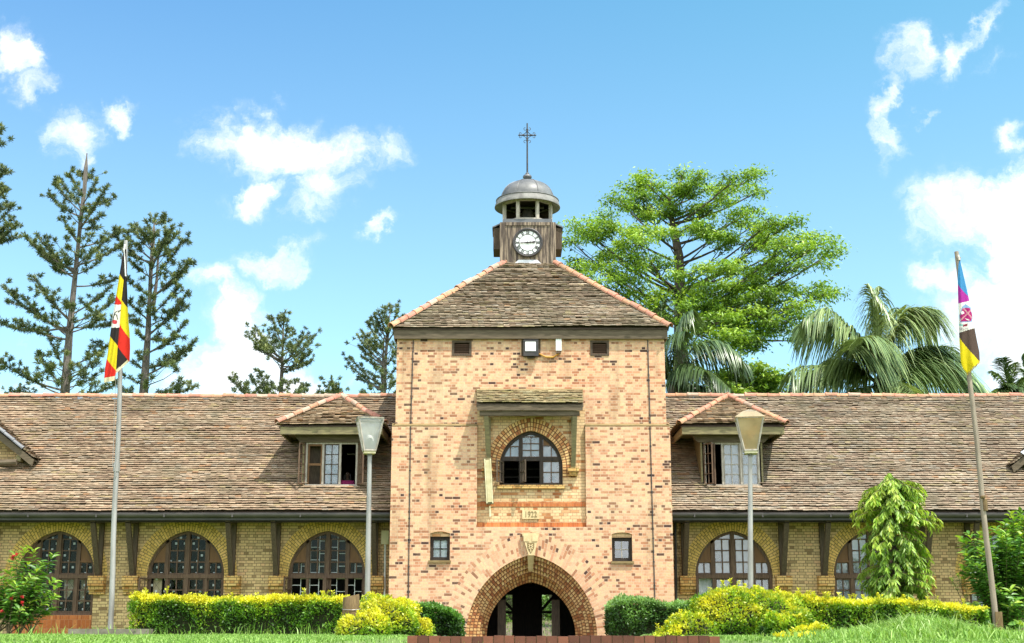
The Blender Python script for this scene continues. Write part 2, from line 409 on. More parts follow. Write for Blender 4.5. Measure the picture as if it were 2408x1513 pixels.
def ridge_tiles(mb, a, b, r=.095, seg=.32, tones=None):
    """overlapping half-round tiles along a-b"""
    a = Vector(a); b = Vector(b); d = b-a; n = max(1, round(d.length/seg)); d.normalize()
    s = d.cross(Vector((0, 0, 1))).normalized(); up = s.cross(d).normalized(); st = (b-a).length/n
    for i in range(n):
        f = .85+.3*rgt.random(); c = (.45*f, .215*f*(.9+.25*rgt.random()), .14*f)
        if rgt.random() < .2: c = (.42*f, .30*f, .22*f)
        o = up*(rgt.normal()*.009+.03*mnoise.noise(Vector((a.x+d.x*i*st, a.y+d.y*i*st, 3))*.35)+.02)
        p0 = a+d*(i*st-.03)+o; p1 = a+d*((i+1)*st)+o; K = 9; R0 = r*1.13; R1 = r*.94; ring = []
        for p, R in ((p0, R0-.018), (p0, R0), (p0+d*.05, R0), (p0+d*.06, R1+.006), (p1, R1)):
            ring.append([p+s*R*math.cos(math.pi*k/(K-1)*1.1-.157)+up*R*math.sin(math.pi*k/(K-1)*1.1-.157) for k in range(K)])
        for q in range(len(ring)-1):
            for k in range(K-1): mb.face([ring[q][k], ring[q][k+1], ring[q+1][k+1], ring[q+1][k]], col=c)

# ================================================================== clock tower
tower = empty('clock_tower', (0, 3.7, .6), 'square brick clock tower with a hipped tile roof and pointed entrance arch', 'tower')
HL, HU, YB, ZST = 3.70, 3.62, 7.4, 6.88          # half widths, back, height of the step
AZ = 1.42; A0, E0 = 1.686, .403; A1, E1 = 1.33, .31; A2, E2 = 1.17, .229
BW, BZ = .84, 5.78; BE = arch_e(BW, Z(1014, .2)-BZ); BS = Z(1142, .2)
sml = (X(1011, 1290, 0), X(1058, 1290, 0), Z(1318, 0), Z(1250, 0)); smr = (X(1439, 1290, 0), X(1487, 1290, 0), Z(1320, 0), Z(1252, 0))
def seg_hole(q):
    x0, x1, z0, z1 = q; m = (x0+x1)/2; h = (x1-x0)/2
    return dict(x0=x0, x1=x1, xs=[x0+(x1-x0)*i/8 for i in range(9)], lo=lambda x: z0, hi=lambda x: z1-.05*((x-m)/h)**2)
RX0, RX1, RZ0 = X(1122, 1100, .11), X(1377, 1100, .11), Z(1240, .11)
mb = MB(); g0 = .3
F0 = lambda x, z: (x, 0, z)
F1 = lambda x, z: (x, .11, z)
entr = arch_hole(0, A0, AZ, E0, g0-.1)
rec = rect_hole(RX0, RX1, RZ0, ZST+1)
holed(mb, -HL, HL, g0, ZST, [entr, rec, seg_hole(sml), seg_hole(smr)], F0)
# recess panel + upper wall, one plane at y=.11
zt = 9.47
tops = [rect_hole(X(1063, 820, .11), X(1109, 820, .11), Z(837, .11), Z(801, .11)), rect_hole(X(1226, 820, .11), X(1271, 820, .11), Z(838, .11), Z(799, .11)), rect_hole(X(1388, 820, .11), X(1432, 820, .11), Z(837, .11), Z(801, .11))]
holed(mb, -HU, HU, ZST, zt, tops+[dict(arch_hole(0, BW, BZ, BE, BS))], F1)
# ledge on top of the lower stage
for xa, xb in ((-HL, RX0), (RX1, HL)):
    lg = MB(); lg.prism([(xa, -.004, ZST-.03), (xa, .108, ZST-.03), (xa, .108, ZST+.06), (xa, -.004, ZST)], (xb-xa, 0, 0)); lg.build('ledge', MT['stone_dark'], tower)
for x in (RX0, RX1): mb.face([(x, 0, RZ0), (x, .11, RZ0), (x, .11, ZST), (x, 0, ZST)])
mb.face([(RX0, 0, RZ0), (RX1, 0, RZ0), (RX1, .11, RZ0), (RX0, .11, RZ0)])
# sides and back
for sx in (-1, 1):
    mb.face([(sx*HL, 0, g0), (sx*HL, YB, g0), (sx*HL, YB, ZST), (sx*HL, 0, ZST)])
    mb.face([(sx*HU, .11, ZST), (sx*HU, YB-.1, ZST), (sx*HU, YB-.1, zt), (sx*HU, .11, zt)])
    mb.face([(sx*HL, 0, ZST), (sx*HL, YB, ZST), (sx*HU, YB, ZST+.05), (sx*HU, 0, ZST+.05)])
GL = (X(1189, 1450, 7.3), X(1206, 1450, 7.3)); GR = (X(1273, 1450, 7.3), X(1298, 1450, 7.3)); GZ = Z(1399, 7.3)
holed(mb, -HL, HL, g0, zt, [rect_hole(GL[0], GL[1], g0+.3, GZ), rect_hole(GR[0], GR[1], g0+.3, GZ)], lambda x, z: (x, YB, z))
for q in (sml, smr):
    x0, x1, z0, z1 = q
    reveal(mb, [(x0, z0), (x1, z0)], 0, .2); reveal(mb, [(x0, z0), (x0, z1-.05)]+[(x0+(x1-x0)*i/8, z1-.05*((i-4)/4)**2) for i in range(9)]+[(x1, z0)], 0, .2)
for h in tops:
    x0, x1 = h['x0'], h['x1']; z0, z1 = h['lo'](0), h['hi'](0); reveal(mb, [(x0, z0), (x0, z1), (x1, z1), (x1, z0), (x0, z0)], .11, .3)
mb.build('wall', MT['tower_brick'], tower)
# recess panel in paler brick with dark joints
mb = MB(); holed(mb, RX0, RX1, RZ0, Z(965, .11), [arch_hole(0, BW, BZ, BE, BS)], lambda x, z: (x, .107, z))
reveal(mb, [(-BW, BS)]+arch_pts(0, BZ, BW, BE)+[(BW, BS), (-BW, BS)], .107, .36)
mb.build('window_panel', MT['recess_brick'], tower)
mb = MB()
for va, vb in ((1181, 1192), (1229, 1240)):
    mb.box(RX0+.003, RX1-.003, .094, .12, Z(vb, .11)+.004, Z(va, .11))
mb.build('string_course', MT['red_brick'], tower)
arch_ring(0, BZ, BW, BE, .34, .107, .004, legs=.28).build('window_arch', MT['order_brick'], tower)
# entrance arch: outer ring flush with the wall, then the stepped, splayed orders
arch_ring(0, AZ, A0, E0, .58, 0, .004, 48, legs=AZ-g0).build('entrance_arch', MT['tower_arch_brick'], tower)
ao = arch_loft(0, [(A0, E0, AZ, -.004), (A0, E0, AZ, .12)]+[(A0-.089*k, E0-.023*k, AZ, .12+.10*(k-1)+d) for k in range(1, 5) for d in (.005, .10)]+[(A2, E2, AZ, .78), (A2, E2, AZ, 1.0)], legs=AZ-g0, brick=.12)
ao.build('arch_orders', MT['order_brick'], tower)
# passage behind the arch
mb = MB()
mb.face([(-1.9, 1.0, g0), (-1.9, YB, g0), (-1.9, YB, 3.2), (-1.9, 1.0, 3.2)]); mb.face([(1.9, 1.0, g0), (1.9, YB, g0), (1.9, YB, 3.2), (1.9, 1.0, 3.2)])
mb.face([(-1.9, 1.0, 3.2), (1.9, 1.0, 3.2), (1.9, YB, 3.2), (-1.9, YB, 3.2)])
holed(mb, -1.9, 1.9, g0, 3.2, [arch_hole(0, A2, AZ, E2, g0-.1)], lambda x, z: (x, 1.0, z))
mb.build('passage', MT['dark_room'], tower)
mb = MB()       # timber screen at the back of the passage with braces in its side openings
mb.box(-1.9, 1.9, 7.05, 7.15, GZ, GZ+.25); mb.box(GL[1]-.02, GR[0]+.02, 7.06, 7.14, .5, GZ)
mb.box(-1.9, GL[0]+.01, 7.05, 7.15, .5, GZ); mb.box(GR[1]-.01, 1.9, 7.05, 7.15, .5, GZ)
zz = Z(1440, 7.1)
for g in (GL, GR): mb.box(g[0], g[1], 7.07, 7.13, zz-.04, zz+.04)
mb.bar((GL[0]-.1, 7.1, GZ-.15), (GL[1]+.05, 7.1, zz+.02), .09); mb.bar((GR[1]+.05, 7.1, GZ-.05), (GR[0]-.05, 7.1, zz+.02), .09)
mb.build('passage_screen', MT['wood_black'], tower)
for u0, u1, nm in ((1170, 1189, 'l'), (1297, 1316, 'r')):
    mb = MB(); x0, x1 = X(u0, 1450, 1.5), X(u1, 1450, 1.5); mb.box(x0, x1, 1.4, 1.46, .6, 2.35)
    for k in range(4): mb.box(x0+.015+k*(x1-x0)/4, x0+(k+1)*(x1-x0)/4-.005, 1.38, 1.4, .65, 2.3)
    mb.build('door_leaf', MT['wood_dark'], tower)
# keystone with its carved shield, and the date stone
kz = lambda v: Z(v, 0)
mb = MB(); mb.prism([(X(1227, 1270, 0), -.10, kz(1254)), (X(1268, 1270, 0), -.10, kz(1254)), (X(1256.5, 1300, 0), -.10, kz(1306)), (X(1243, 1300, 0), -.10, kz(1306))], (0, .11, 0))
ks = mb.build('keystone', MT['stone'], tower, bevel=.012)
mb = MB(); cxk = X(1248, 1280, 0); mb.prism([(cxk-.085, -.105, kz(1306)), (cxk+.085, -.105, kz(1306)), (cxk+.06, .3, kz(1343)), (cxk-.06, .3, kz(1343))][::1], (0, .05, .02)); mb.build('keystone_corbel', MT['stone'], tower)
mb = MB()
for dx in (-.11, .11): mb.box(cxk+dx-.075, cxk+dx+.075, -.112, -.098, kz(1274), kz(1257)-.02)
mb.build('tablet', MT['stone'], ks)
mb = MB(); sh = [(-.095, .11), (.095, .11), (.09, -.02), (0, -.17), (-.09, -.02)]; zc = kz(1287)
mb.prism([(cxk+a, -.106, zc+b) for a, b in sh], (0, .01, 0)); mb.build('shield', MT['stone_dark'], ks)
mb = MB()
for a, b in (((-.05, .07), (.05, -.05)), ((.05, .07), (-.05, -.05)), ((0, -.03), (0, -.14)), ((-.06, .01), (.06, .01))):
    mb.bar((cxk+a[0], -.109, zc+a[1]), (cxk+b[0], -.109, zc+b[1]), .026, .01, up=(0, 1, 0))
mb.build('shield_charge', MT['stone'], ks)
mb = MB(); dz0, dz1 = Z(1221, .11), Z(1200, .11); dx0, dx1 = X(1228, 1210, .11), X(1268, 1210, .11)
mb.box(dx0, dx1, .06, .115, dz0, dz1); ds = mb.build('date_stone', MT['stone'], tower, bevel=.008)
def text_mesh(name, body, size, loc, mat, parent, ext=.006, rot=(math.pi/2, 0, 0), sx=1.0, align='CENTER'):
    cu = bpy.data.curves.new(name, 'FONT'); cu.body = body; cu.size = size; cu.extrude = ext; cu.align_x = align; cu.align_y = 'CENTER'
    tmp = bpy.data.objects.new(name, cu); COL.objects.link(tmp)
    dg = bpy.context.evaluated_depsgraph_get(); me = bpy.data.meshes.new_from_object(tmp.evaluated_get(dg))
    bpy.data.objects.remove(tmp); me.name = name
    M = Matrix.Translation(loc) @ Matrix.Rotation(rot[2], 4, 'Z') @ Matrix.Rotation(rot[0], 4, 'X') @ Matrix.Diagonal((sx, 1, 1, 1)).to_4x4()
    me.transform(M); me.materials.clear(); me.materials.append(mat)
    return link(name, me, parent)
text_mesh('date_lettering', '1922', .215, ((dx0+dx1)/2, .055, (dz0+dz1)/2), MT['stone_dark'], ds, .004, sx=.78)

# small windows
def small_window(q, curtain):
    x0, x1, z0, z1 = q; y = .13; mb = MB()
    mb.box(x0, x0+.085, y, y+.07, z0, z1); mb.box(x1-.085, x1, y, y+.07, z0, z1)
    zt_ = z1-.13; mb.box(x0+.085, x1-.085, y, y+.07, zt_-.09, zt_); mb.box(x0+.085, x1-.085, y, y+.07, z0, z0+.09)
    w = mb.build('window', MT['wood_black'], tower)
    mb = MB(); mb.box(x0-.002, x1+.002, .06, .2, zt_, z1+.01); mb.build('lintel', MT['recess_brick'], w)
    mb = MB(); m = (x0+x1)/2; zm = (z0+zt_)/2; mb.box(m-.011, m+.011, y+.02, y+.05, z0+.09, zt_-.09); mb.box(x0+.085, x1-.085, y+.022, y+.048, zm-.011, zm+.011)
    mb.build('glazing_bar', MT['wood_black' if curtain else 'wood_pale'], w)
    mb = MB(); mb.box(x0+.05, x1-.05, y+.052, y+.058, z0+.05, zt_-.05); mb.build('pane', MT['glass' if curtain else 'glass_blue'], w)
    mb = MB(); mb.box(x0+.03, x1-.03, y+.062, y+.066, z0+.03, z1-.1); mb.build('curtain' if curtain else 'blind', MT['curtain' if curtain else 'wood_black'], w)
    mb = MB(); mb.box(x0-.03, x1+.03, -.06, .18, z0-.06, z0); mb.build('window_sill', MT['stone_dark'], w)
small_window(sml, True); small_window(smr, False)

# louvred vents and the middle opening
for i, h in enumerate(tops):
    x0, x1 = h['x0'], h['x1']; z0, z1 = h['lo'](0), h['hi'](0); mb = MB(); y = .09
    mb.box(x0, x0+.06, y, y+.1, z0, z1); mb.box(x1-.06, x1, y, y+.1, z0, z1); mb.box(x0+.06, x1-.06, y, y+.1, z1-.06, z1); mb.box(x0+.06, x1-.06, y, y+.1, z0, z0+.05)
    v = mb.build('vent' if i != 1 else 'hatch_frame', MT['wood_dark'], tower)
    if i != 1:
        mb = MB(); n = 6
        for k in range(n):
            zc_ = z0+.07+(z1-z0-.15)*(k+.5)/n; mb.face([(x0+.06, y+.02, zc_-.03), (x1-.06, y+.02, zc_-.03), (x1-.06, y+.09, zc_+.025), (x0+.06, y+.09, zc_+.025)])
        mb.build('louvre', MT['wood_brown'], v)
        mb = MB(); mb.box(x0, x1, .26, .28, z0, z1); mb.build('backing', MT['wood_black'], v)
    else:
        mb = MB(); mb.box(x0+.06, x1-.06, .2, .22, z0, z1); mb.build('backing', MT['wood_black'], v)
        mb = MB(); mb.box(x0-.18, x1+.18, .06, .13, z1+.01, z1+.09); mb.build('lintel', MT['wood_black'], tower)

# big arched window over the entrance
def arch_frame(mb, cx, zs, a, e, z0, y0, y1, w):
    po = arch_pts(cx, zs, a, e, 20); pi = arch_pts(cx, zs, a-w, e, 20)
    po = [(cx-a, z0)]+po+[(cx+a, z0)]; pi = [(cx-a+w, z0)]+pi+[(cx+a-w, z0)]
    for i in range(len(po)-1):
        mb.face([(po[i][0], y0, po[i][1]), (po[i+1][0], y0, po[i+1][1]), (pi[i+1][0], y0, pi[i+1][1]), (pi[i][0], y0, pi[i][1])])
        mb.face([(pi[i][0], y0, pi[i][1]), (pi[i+1][0], y0, pi[i+1][1]), (pi[i+1][0], y1, pi[i+1][1]), (pi[i][0], y1, pi[i][1])])
        mb.face([(po[i][0], y0, po[i][1]), (po[i+1][0], y0, po[i+1][1]), (po[i+1][0], y1, po[i+1][1]), (po[i][0], y1, po[i][1])])
mb = MB(); y = .22; ZT = Z(1080, .25)
arch_frame(mb, 0, BZ, BW, BE, BS, y, y+.09, .085)
mb.box(-BW+.08, BW-.08, y-.005, y+.08, ZT-.05, ZT+.05); mb.box(-BW+.08, BW-.08, y, y+.08, BS, BS+.06)
for x in (-.275, .275): mb.box(x-.045, x+.045, y+.005, y+.08, BS+.06, 6.66)
bw_ = mb.build('arched_window', MT['wood_black'], tower)
mb = MB()
for (xa, xb, za, zb, nx, nz) in ((-.23, .23, ZT+.06, 6.6, 2, 3), (.32, .77, ZT+.06, ZT+.36, 2, 1), (-.77, -.32, ZT+.06, ZT+.34, 2, 1), (.32, .76, BS+.07, ZT-.06, 2, 2)):
    for i in range(nx+1): xx = xa+(xb-xa)*i/nx; mb.box(xx-.012, xx+.012, y+.03, y+.06, za, zb)
    for i in range(nz+1): z_ = za+(zb-za)*i/nz; mb.box(xa, xb, y+.031, y+.059, z_-.012, z_+.012)
mb.build('glazing_bar', MT['wood_brown'], bw_)
mb = MB(); mb.box(-BW+.05, BW-.05, y+.062, y+.068, ZT, 6.75); mb.box(.3, BW-.05, y+.062, y+.068, BS, ZT); mb.build('pane', MT['glass_hazy'], bw_)
mb = MB(); mb.face([(.33, y+.05, ZT+.38), (.8, y+.05, ZT+.38), (.33, y+.05, 6.62)]); mb.build('boarded_pane', MT['wood_panel'], bw_)
for xh, ang in ((-.74, math.radians(112)), (-.27, math.radians(74))):       # two casements standing open
    mb = MB(); w = .42; ca, sa = math.cos(ang), -math.sin(ang); q = lambda s, z: (xh+s*w*ca, y+s*w*sa, z)
    for s in (0, .5, 1): mb.bar(q(s, BS+.06), q(s, ZT-.06), .04, .03)
    for z_ in (BS+.08, (BS+ZT)/2, ZT-.08): mb.bar(q(0, z_), q(1, z_), .03, .04)
    mb.build('casement', MT['wood_dark'], bw_)
mb = MB(); mb.box(-BW-.06, BW+.06, .02, .3, BS-.09, BS); mb.build('window_sill', MT['corbel_brick'], bw_)
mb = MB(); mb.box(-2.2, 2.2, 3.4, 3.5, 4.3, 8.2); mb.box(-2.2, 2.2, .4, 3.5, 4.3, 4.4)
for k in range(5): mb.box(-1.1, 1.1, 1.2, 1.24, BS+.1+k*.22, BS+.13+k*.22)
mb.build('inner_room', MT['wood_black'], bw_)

# canopy on struts above the big window
cw0, cw1 = X(1121, 940, -.3), X(1371, 940, -.3); ce = Z(950, -.5); ctop = Z(917, .11)
mb = MB(); O = (cw0, -.5, ce); Sv = Vector((0, .61, ctop-ce)); sl = Sv.length
mb.prism([(cw0, -.49, ce-.03), (cw0, .105, ctop-.05), (cw0, .105, ctop-.12), (cw0, -.49, ce-.09)], (cw1-cw0, 0, 0), col=(.12, .09, .06))
tiles(mb, O, (1, 0, 0), Sv, lambda s: (0, cw1-cw0), sl-.1, tone=(.85, .9, .7), lift=.05, wav=.03, sd=40)
cn = mb.build('canopy', MT['roof_tile'], tower)
mb = MB(); mb.prism([(cw0-.02, -.02, ctop-.17), (cw0-.02, .105, ctop-.13), (cw0-.02, .105, ctop+.03), (cw0-.02, .06, ctop+.02)], (cw1-cw0+.04, 0, 0)); mb.build('mortar_fillet', MT['stone_dark'], cn)
mb = MB(); fz = Z(965, -.5); mb.box(cw0+.02, cw1-.02, -.5, -.46, fz, ce-.035); mb.box(cw0+.08, cw1-.1, -.44, -.34, fz-.13, fz-.005); mb.build('fascia', MT['wood_fascia'], cn)
for k in range(8):
    mb = MB(); xx = cw0+.15+k*(cw1-cw0-.3)/7; mb.bar((xx, -.46, ce-.12), (xx, .1, ctop-.17), .05, .07)
    mb.build('rafter', MT['wood_dark'], cn)
for ut, ub, vb in ((1143, 1150, 1090), (1352, 1348, 1100)):
    mb = MB(); mb.bar(P(ut, 982, -.4)+Vector((0, 0, .05)), P(ub, vb, .04), .12, .1, up=(0, 1, 0)); mb.box(X(ub, 1050, .1)-.05, X(ub, 1050, .1)+.05, .04, .106, Z(vb, .1), fz-.1)
    mb.build('strut', MT['wood_olive'], cn)
for u in (1146, 1348):
    mb = MB(); x_ = X(u, 1108, .05); z_ = Z(1101, .05); mb.box(x_-.15, x_+.15, -.06, .106, z_-.10, z_); mb.box(x_-.11, x_+.11, 0, .106, z_-.2, z_-.102); mb.build('corbel', MT['corbel_brick'], tower)

# conductors running down the wall
for us in ([(972, 800), (966, 1000), (960, 1420)], [(1523, 800), (1529, 1000), (1540, 1405)]):
    mb = MB()
    pts = [P(us[0][0], us[0][1], .095), P(us[1][0], us[1][1], .085), P(us[1][0]-.3, us[1][1]+3, -.015), P(us[2][0], us[2][1], -.015)]
    mb.tube(pts, .014, 6)
    for k in range(11):
        t = (k+.5)/11; a, b = (pts[0], pts[1]) if t < .33 else (pts[2], pts[3]); tt = t/.33 if t < .33 else (t-.33)/.67
        c = a.lerp(b, tt); mb.box(c.x-.022, c.x+.022, c.y-.01, c.y+.03, c.z-.018, c.z+.018)
    mb.build('conductor', MT['iron'], tower)

# tower roof
EH, EY, EZ = 3.73, -.03, Z(772, -.05); CY = 3.7; TOPZ = 12.3; TH_ = .52
EHy = CY-EY
mb = MB()
def hip_face(mb, c, half_e, ez, half_t, tz, dirn, tone, sd):
    """one slope of a hipped roof round centre c; dirn = outward unit (x,y)"""
    d = Vector((dirn[0], dirn[1], 0)); u = Vector((-dirn[1], dirn[0], 0))
    O = Vector((c[0], c[1], ez))+d*half_e; T = Vector((c[0], c[1], tz))+d*half_t; S = T-O; L = S.length
    mb.face([O-u*half_e-Vector((0, 0, .03)), O+u*half_e-Vector((0, 0, .03)), T+u*half_t-Vector((0, 0, .03)), T-u*half_t-Vector((0, 0, .03))], col=(.1, .07, .05))
    tiles(mb, O, u, S, lambda s: (-half_e+(half_e-half_t)*s/L, half_e-(half_e-half_t)*s/L), L-.02, tone=tone, sd=sd, wav=.02)
for i, dn in enumerate(((0, -1), (1, 0), (0, 1), (-1, 0))): hip_face(mb, (0, CY), EH, EZ, TH_, TOPZ, dn, (.90, .93, .92), 11*i)
tr = mb.build('roof', MT['roof_tile'], tower)
for sx in (-1, 1):
    for sy in (-1, 1):
        mb = MB(); ridge_tiles(mb, (sx*(EH+.02), CY+sy*(EH+.02), EZ+.04), (sx*TH_, CY+sy*TH_, TOPZ+.04), .10); mb.build('hip_tiles', MT['ridge_tile'], tr)
mb = MB(); f1 = EZ-.03; f0 = Z(796, -.03)
mb.box(-EH+.03, EH-.03, EY+.03, EY+.07, f0, f1); mb.box(-EH+.03, EH-.03, CY+EH-.07, CY+EH-.03, f0, f1)
for sx in (-1, 1): xa, xb = sorted((sx*(EH-.03), sx*(EH-.07))); mb.box(xa, xb, EY+.07, CY+EH-.07, f0, f1)
mb.box(-EH+.08, EH-.08, EY+.07, CY+EH-.08, f0+.2, f0+.22)
mb.build('fascia', MT['wood_fascia'], tr)

# ------------------------------------------------------------------ belfry turret
CX = -.036; BXH = .80; bz0, bz1 = 11.6, 13.40
mb = MB(); mb.box(CX-BXH, CX+BXH, CY-BXH, CY+BXH, bz0, bz1)
for sx in (-1, 1):
    for sy in (-1, 1): mb.box(CX+sx*(BXH-.05)-.08, CX+sx*(BXH-.05)+.08, CY+sy*(BXH-.05)-.08, CY+sy*(BXH-.05)+.08, bz0, bz1-.004)
mb.box(CX-BXH+.13, CX+BXH-.13, CY-BXH-.025, CY-BXH+.1, bz1-.1, bz1-.002)
tu = mb.build('turret', MT['wood_grey'], tower)
for sx in (-1, 1):
    mb = MB(); xa, xb = sorted((CX+sx*(BXH+.03), CX+sx*1.03)); mb.box(xa, xb, 3.25, 4.15, 12.67, 13.33)
    h = mb.build('side_hood', MT['wood_dark'], tu)
    mb = MB(); mb.prism([(CX+sx*(BXH-.0), 3.2, 13.48), (CX+sx*1.06, 3.2, 13.36), (CX+sx*1.06, 3.2, 13.32), (CX+sx*(BXH), 3.2, 13.44)], (0, 1.0, 0)); mb.build('hood_lid', MT['lead_dark'], h)
mb = MB(); mb.box(CX-BXH+.07, CX+BXH-.07, CY-BXH+.02, CY+BXH-.02, bz1, bz1+.115); mb.build('flashing', MT['lead_dark'], tu, bevel=.02)
mb = MB(); mb.prism([(CX-.42, CY-BXH-.06, 11.75), (CX+.42, CY-BXH-.06, 11.75), (CX+.40, CY-BXH-.01, 12.12), (CX+.28, CY-BXH-.01, 12.24), (CX-.28, CY-BXH-.01, 12.24), (CX-.40, CY-BXH-.01, 12.12)], (0, .03, 0)); mb.build('apron', MT['zinc'], tu)
RB = .755; pz0, pz1 = bz1+.11, 14.2
for k in range(8):
    a = math.pi/8+k*math.pi/4; mb = MB(); x_, y_ = CX+RB*math.cos(a), CY+RB*math.sin(a)
    mb.bar((x_, y_, pz0), (x_, y_, pz1), .09, .09, up=(math.cos(a), math.sin(a), 0)); mb.build('belfry_post', MT['wood_pale'], tu)
mb = MB()
for k in range(8):
    a, b = math.pi/8+k*math.pi/4, math.pi/8+(k+1)*math.pi/4
    pa, pb = (CX+RB*math.cos(a), CY+RB*math.sin(a)), (CX+RB*math.cos(b), CY+RB*math.sin(b))
    mb.bar((*pa, pz1-.04), (*pb, pz1-.04), .09, .1); mb.bar((*pa, pz0+.03), (*pb, pz0+.03), .09, .06)
mb.build('belfry_rail', MT['wood_pale'], tu)
mb = MB(); mb.lathe([(0, 0), (.7, 0)], (CX, CY, 14.16), 24); mb.build('belfry_ceiling', MT['wood_black'], tu)
for k in (0, 1, 2, 3):
    a, b = math.pi/8+k*math.pi/4-(math.pi/4 if k == 9 else 0), math.pi/8+(k+1)*math.pi/4
    if k == 3: a, b = -math.pi/8, math.pi/8
    mb = MB(); pa, pb = ((CX+(RB-.03)*math.cos(t), CY+(RB-.03)*math.sin(t)) for t in (a, b)); mb.bar((*pa, (pz0+pz1)/2), (*pb, (pz0+pz1)/2), .03, pz1-pz0); mb.build('boarding', MT['wood_dark'], tu)
a, b = 7*math.pi/8, 9*math.pi/8
mb = MB(); pa, pb = ((CX+(RB-.03)*math.cos(t), CY+(RB-.03)*math.sin(t)) for t in (a, b)); mb.bar((*pa, (pz0+pz1)/2), (*pb, (pz0+pz1)/2), .03, pz1-pz0); mb.build('boarding', MT['wood_dark'], tu)
mb = MB(); mb.lathe([(.02, .5), (.12, .49), (.17, .42), (.2, .25), (.25, .1), (.32, 0), (.30, 0), (.2, .2), (.0, .42)], (CX, CY, 13.55), 20); mb.tube([(CX-.5, CY, 14.1), (CX+.5, CY, 14.1)], .05, 8)
mb.build('bell', MT['bronze'], tu, smooth=True)
rz = 14.09
mb = MB(); mb.lathe([(.0, .12), (.72, .11), (.98, .004), (1.0, .0), (1.003, .02), (.975, .10), (.945, .205)], (CX, CY, rz), 48)
dm = mb.build('dome_rim', MT['lead_pale'], tu, smooth=True)
prof = [(.945, .203), (.965, .215), (.96, .235), (.90, .25), (.85, .26)]+[(.82*math.cos(t), .265+.615*math.sin(t)) for t in [i*math.pi/2/14 for i in range(14)]]+[(.07, .883)]
mb = MB(); mb.lathe(prof, (CX, CY, rz), 48)
for k in range(8):
    a = math.pi/8+k*math.pi/4
    mb.tube([(CX+.825*math.cos(t)*math.cos(a), CY+.825*math.cos(t)*math.sin(a), rz+.265+.62*math.sin(t)) for t in [i*1.5/12 for i in range(13)]], .012, 5)
mb.build('dome', MT['lead'], tu, smooth=True)
mb = MB(); mb.lathe([(.07, 0), (.085, .03), (.08, .05), (.105, .08), (.135, .12), (.14, .15), (.12, .19), (.07, .22), (.055, .24), (.06, .26), (.03, .29), (.0, .3)], (CX, CY, 14.95), 20); mb.build('finial', MT['lead_dark'], tu, smooth=True)
ct, cc = 16.84, 16.45
mb = MB(); mb.tube([(CX, CY, 15.2), (CX, CY, ct)], [.028, .02], 8); mb.tube([(CX-.28, CY, cc), (CX+.28, CY, cc)], .02, 8)
for i in range(4):                                                     # four curved braces and scrolls
    sx, sz = ((1, 1), (1, -1), (-1, 1), (-1, -1))[i]
    mb.tube([(CX+sx*(.17-.155*math.sin(t)), CY, cc+sz*(.17-.155*math.cos(t))) for t in [k*math.pi/2/7 for k in range(8)]], .011, 5)
    mb.tube([(CX+sx*(.062+.043*math.cos(t)), CY, cc+sz*(.205+.045*math.sin(t))) for t in [math.pi+k*.7 for k in range(8)]], .009, 5)
    mb.tube([(CX+sx*(.212+.032*math.cos(t)), CY, cc+sz*(.052+.036*math.sin(t))) for t in [-math.pi/2+k*.7 for k in range(8)]], .009, 5)
mb.build('cross', MT['iron'], tu, smooth=True)

# clock
yk = CY-BXH-.02; kc = (X(1241, 571, yk), yk, Z(571, yk)); kr = .445
disc = lambda r, y0, y1: [(r, y0), (r, y1)]
def ring_y(mb, c, prof, n=48):
    """lathe about the y axis; prof (r, y)"""
    b = MB(); b.lathe([(r, -yy) for r, yy in prof], (0, 0, 0), n)
    o = len(mb.v); mb.v += [(c[0]+v[0], c[1]-v[2], c[2]+v[1]) for v in b.v]
    mb.f += [tuple(i+o for i in f) for f in b.f]; mb.uv += b.uv; mb.col += b.col; mb.mi += b.mi
mb = MB(); ring_y(mb, kc, [(0, -.02), (kr-.06, -.02), (kr-.06, .05)]); ck = mb.build('clock', MT['clock_white'], tu)
mb = MB(); ring_y(mb, kc, [(kr, .05), (kr, -.05), (kr-.02, -.06), (kr-.065, -.05), (kr-.07, -.021)])
ring_y(mb, kc, [(.262, -.0205), (.262, -.03), (.248, -.03), (.248, -.0205)])
for k in range(60):
    a = k*math.pi/30; mb.bar((kc[0]+.366*math.sin(a), kc[1]-.024, kc[2]+.366*math.cos(a)), (kc[0]+.39*math.sin(a), kc[1]-.024, kc[2]+.39*math.cos(a)), .013, .006, up=(0, 1, 0))
ring_y(mb, kc, [(.368, -.0205), (.368, -.03), (.360, -.03), (.360, -.0205)])
mb.build('bezel', MT['iron'], ck)
for k, num in enumerate(('XII', 'I', 'II', 'III', 'IIII', 'V', 'VI', 'VII', 'VIII', 'IX', 'X', 'XI')):
    mb = MB(); a = k*math.pi/6; wd = {'I': .026, 'V': .05, 'X': .05}; tot = sum(wd[c] for c in num); xx = -tot/2
    r_ = lambda px, pz: (kc[0]+px*math.cos(a)+pz*math.sin(a), kc[1]-.026, kc[2]-px*math.sin(a)+pz*math.cos(a))
    for c in num:
        w_ = wd[c]; m_ = xx+w_/2; lo, hi = .268, .356
        st = {'I': [((0, lo), (0, hi))], 'V': [((-.016, hi), (0, lo)), ((.016, hi), (0, lo))], 'X': [((-.017, lo), (.017, hi)), ((.017, lo), (-.017, hi))]}[c]
        for i_, (p, q) in enumerate(st): mb.bar(r_(m_+p[0], p[1]), r_(m_+q[0], q[1]), .015 if i_ == 0 else .009, .008, up=(0, 1, 0))
        xx += w_
    mb.build('numeral', MT['iron'], ck)
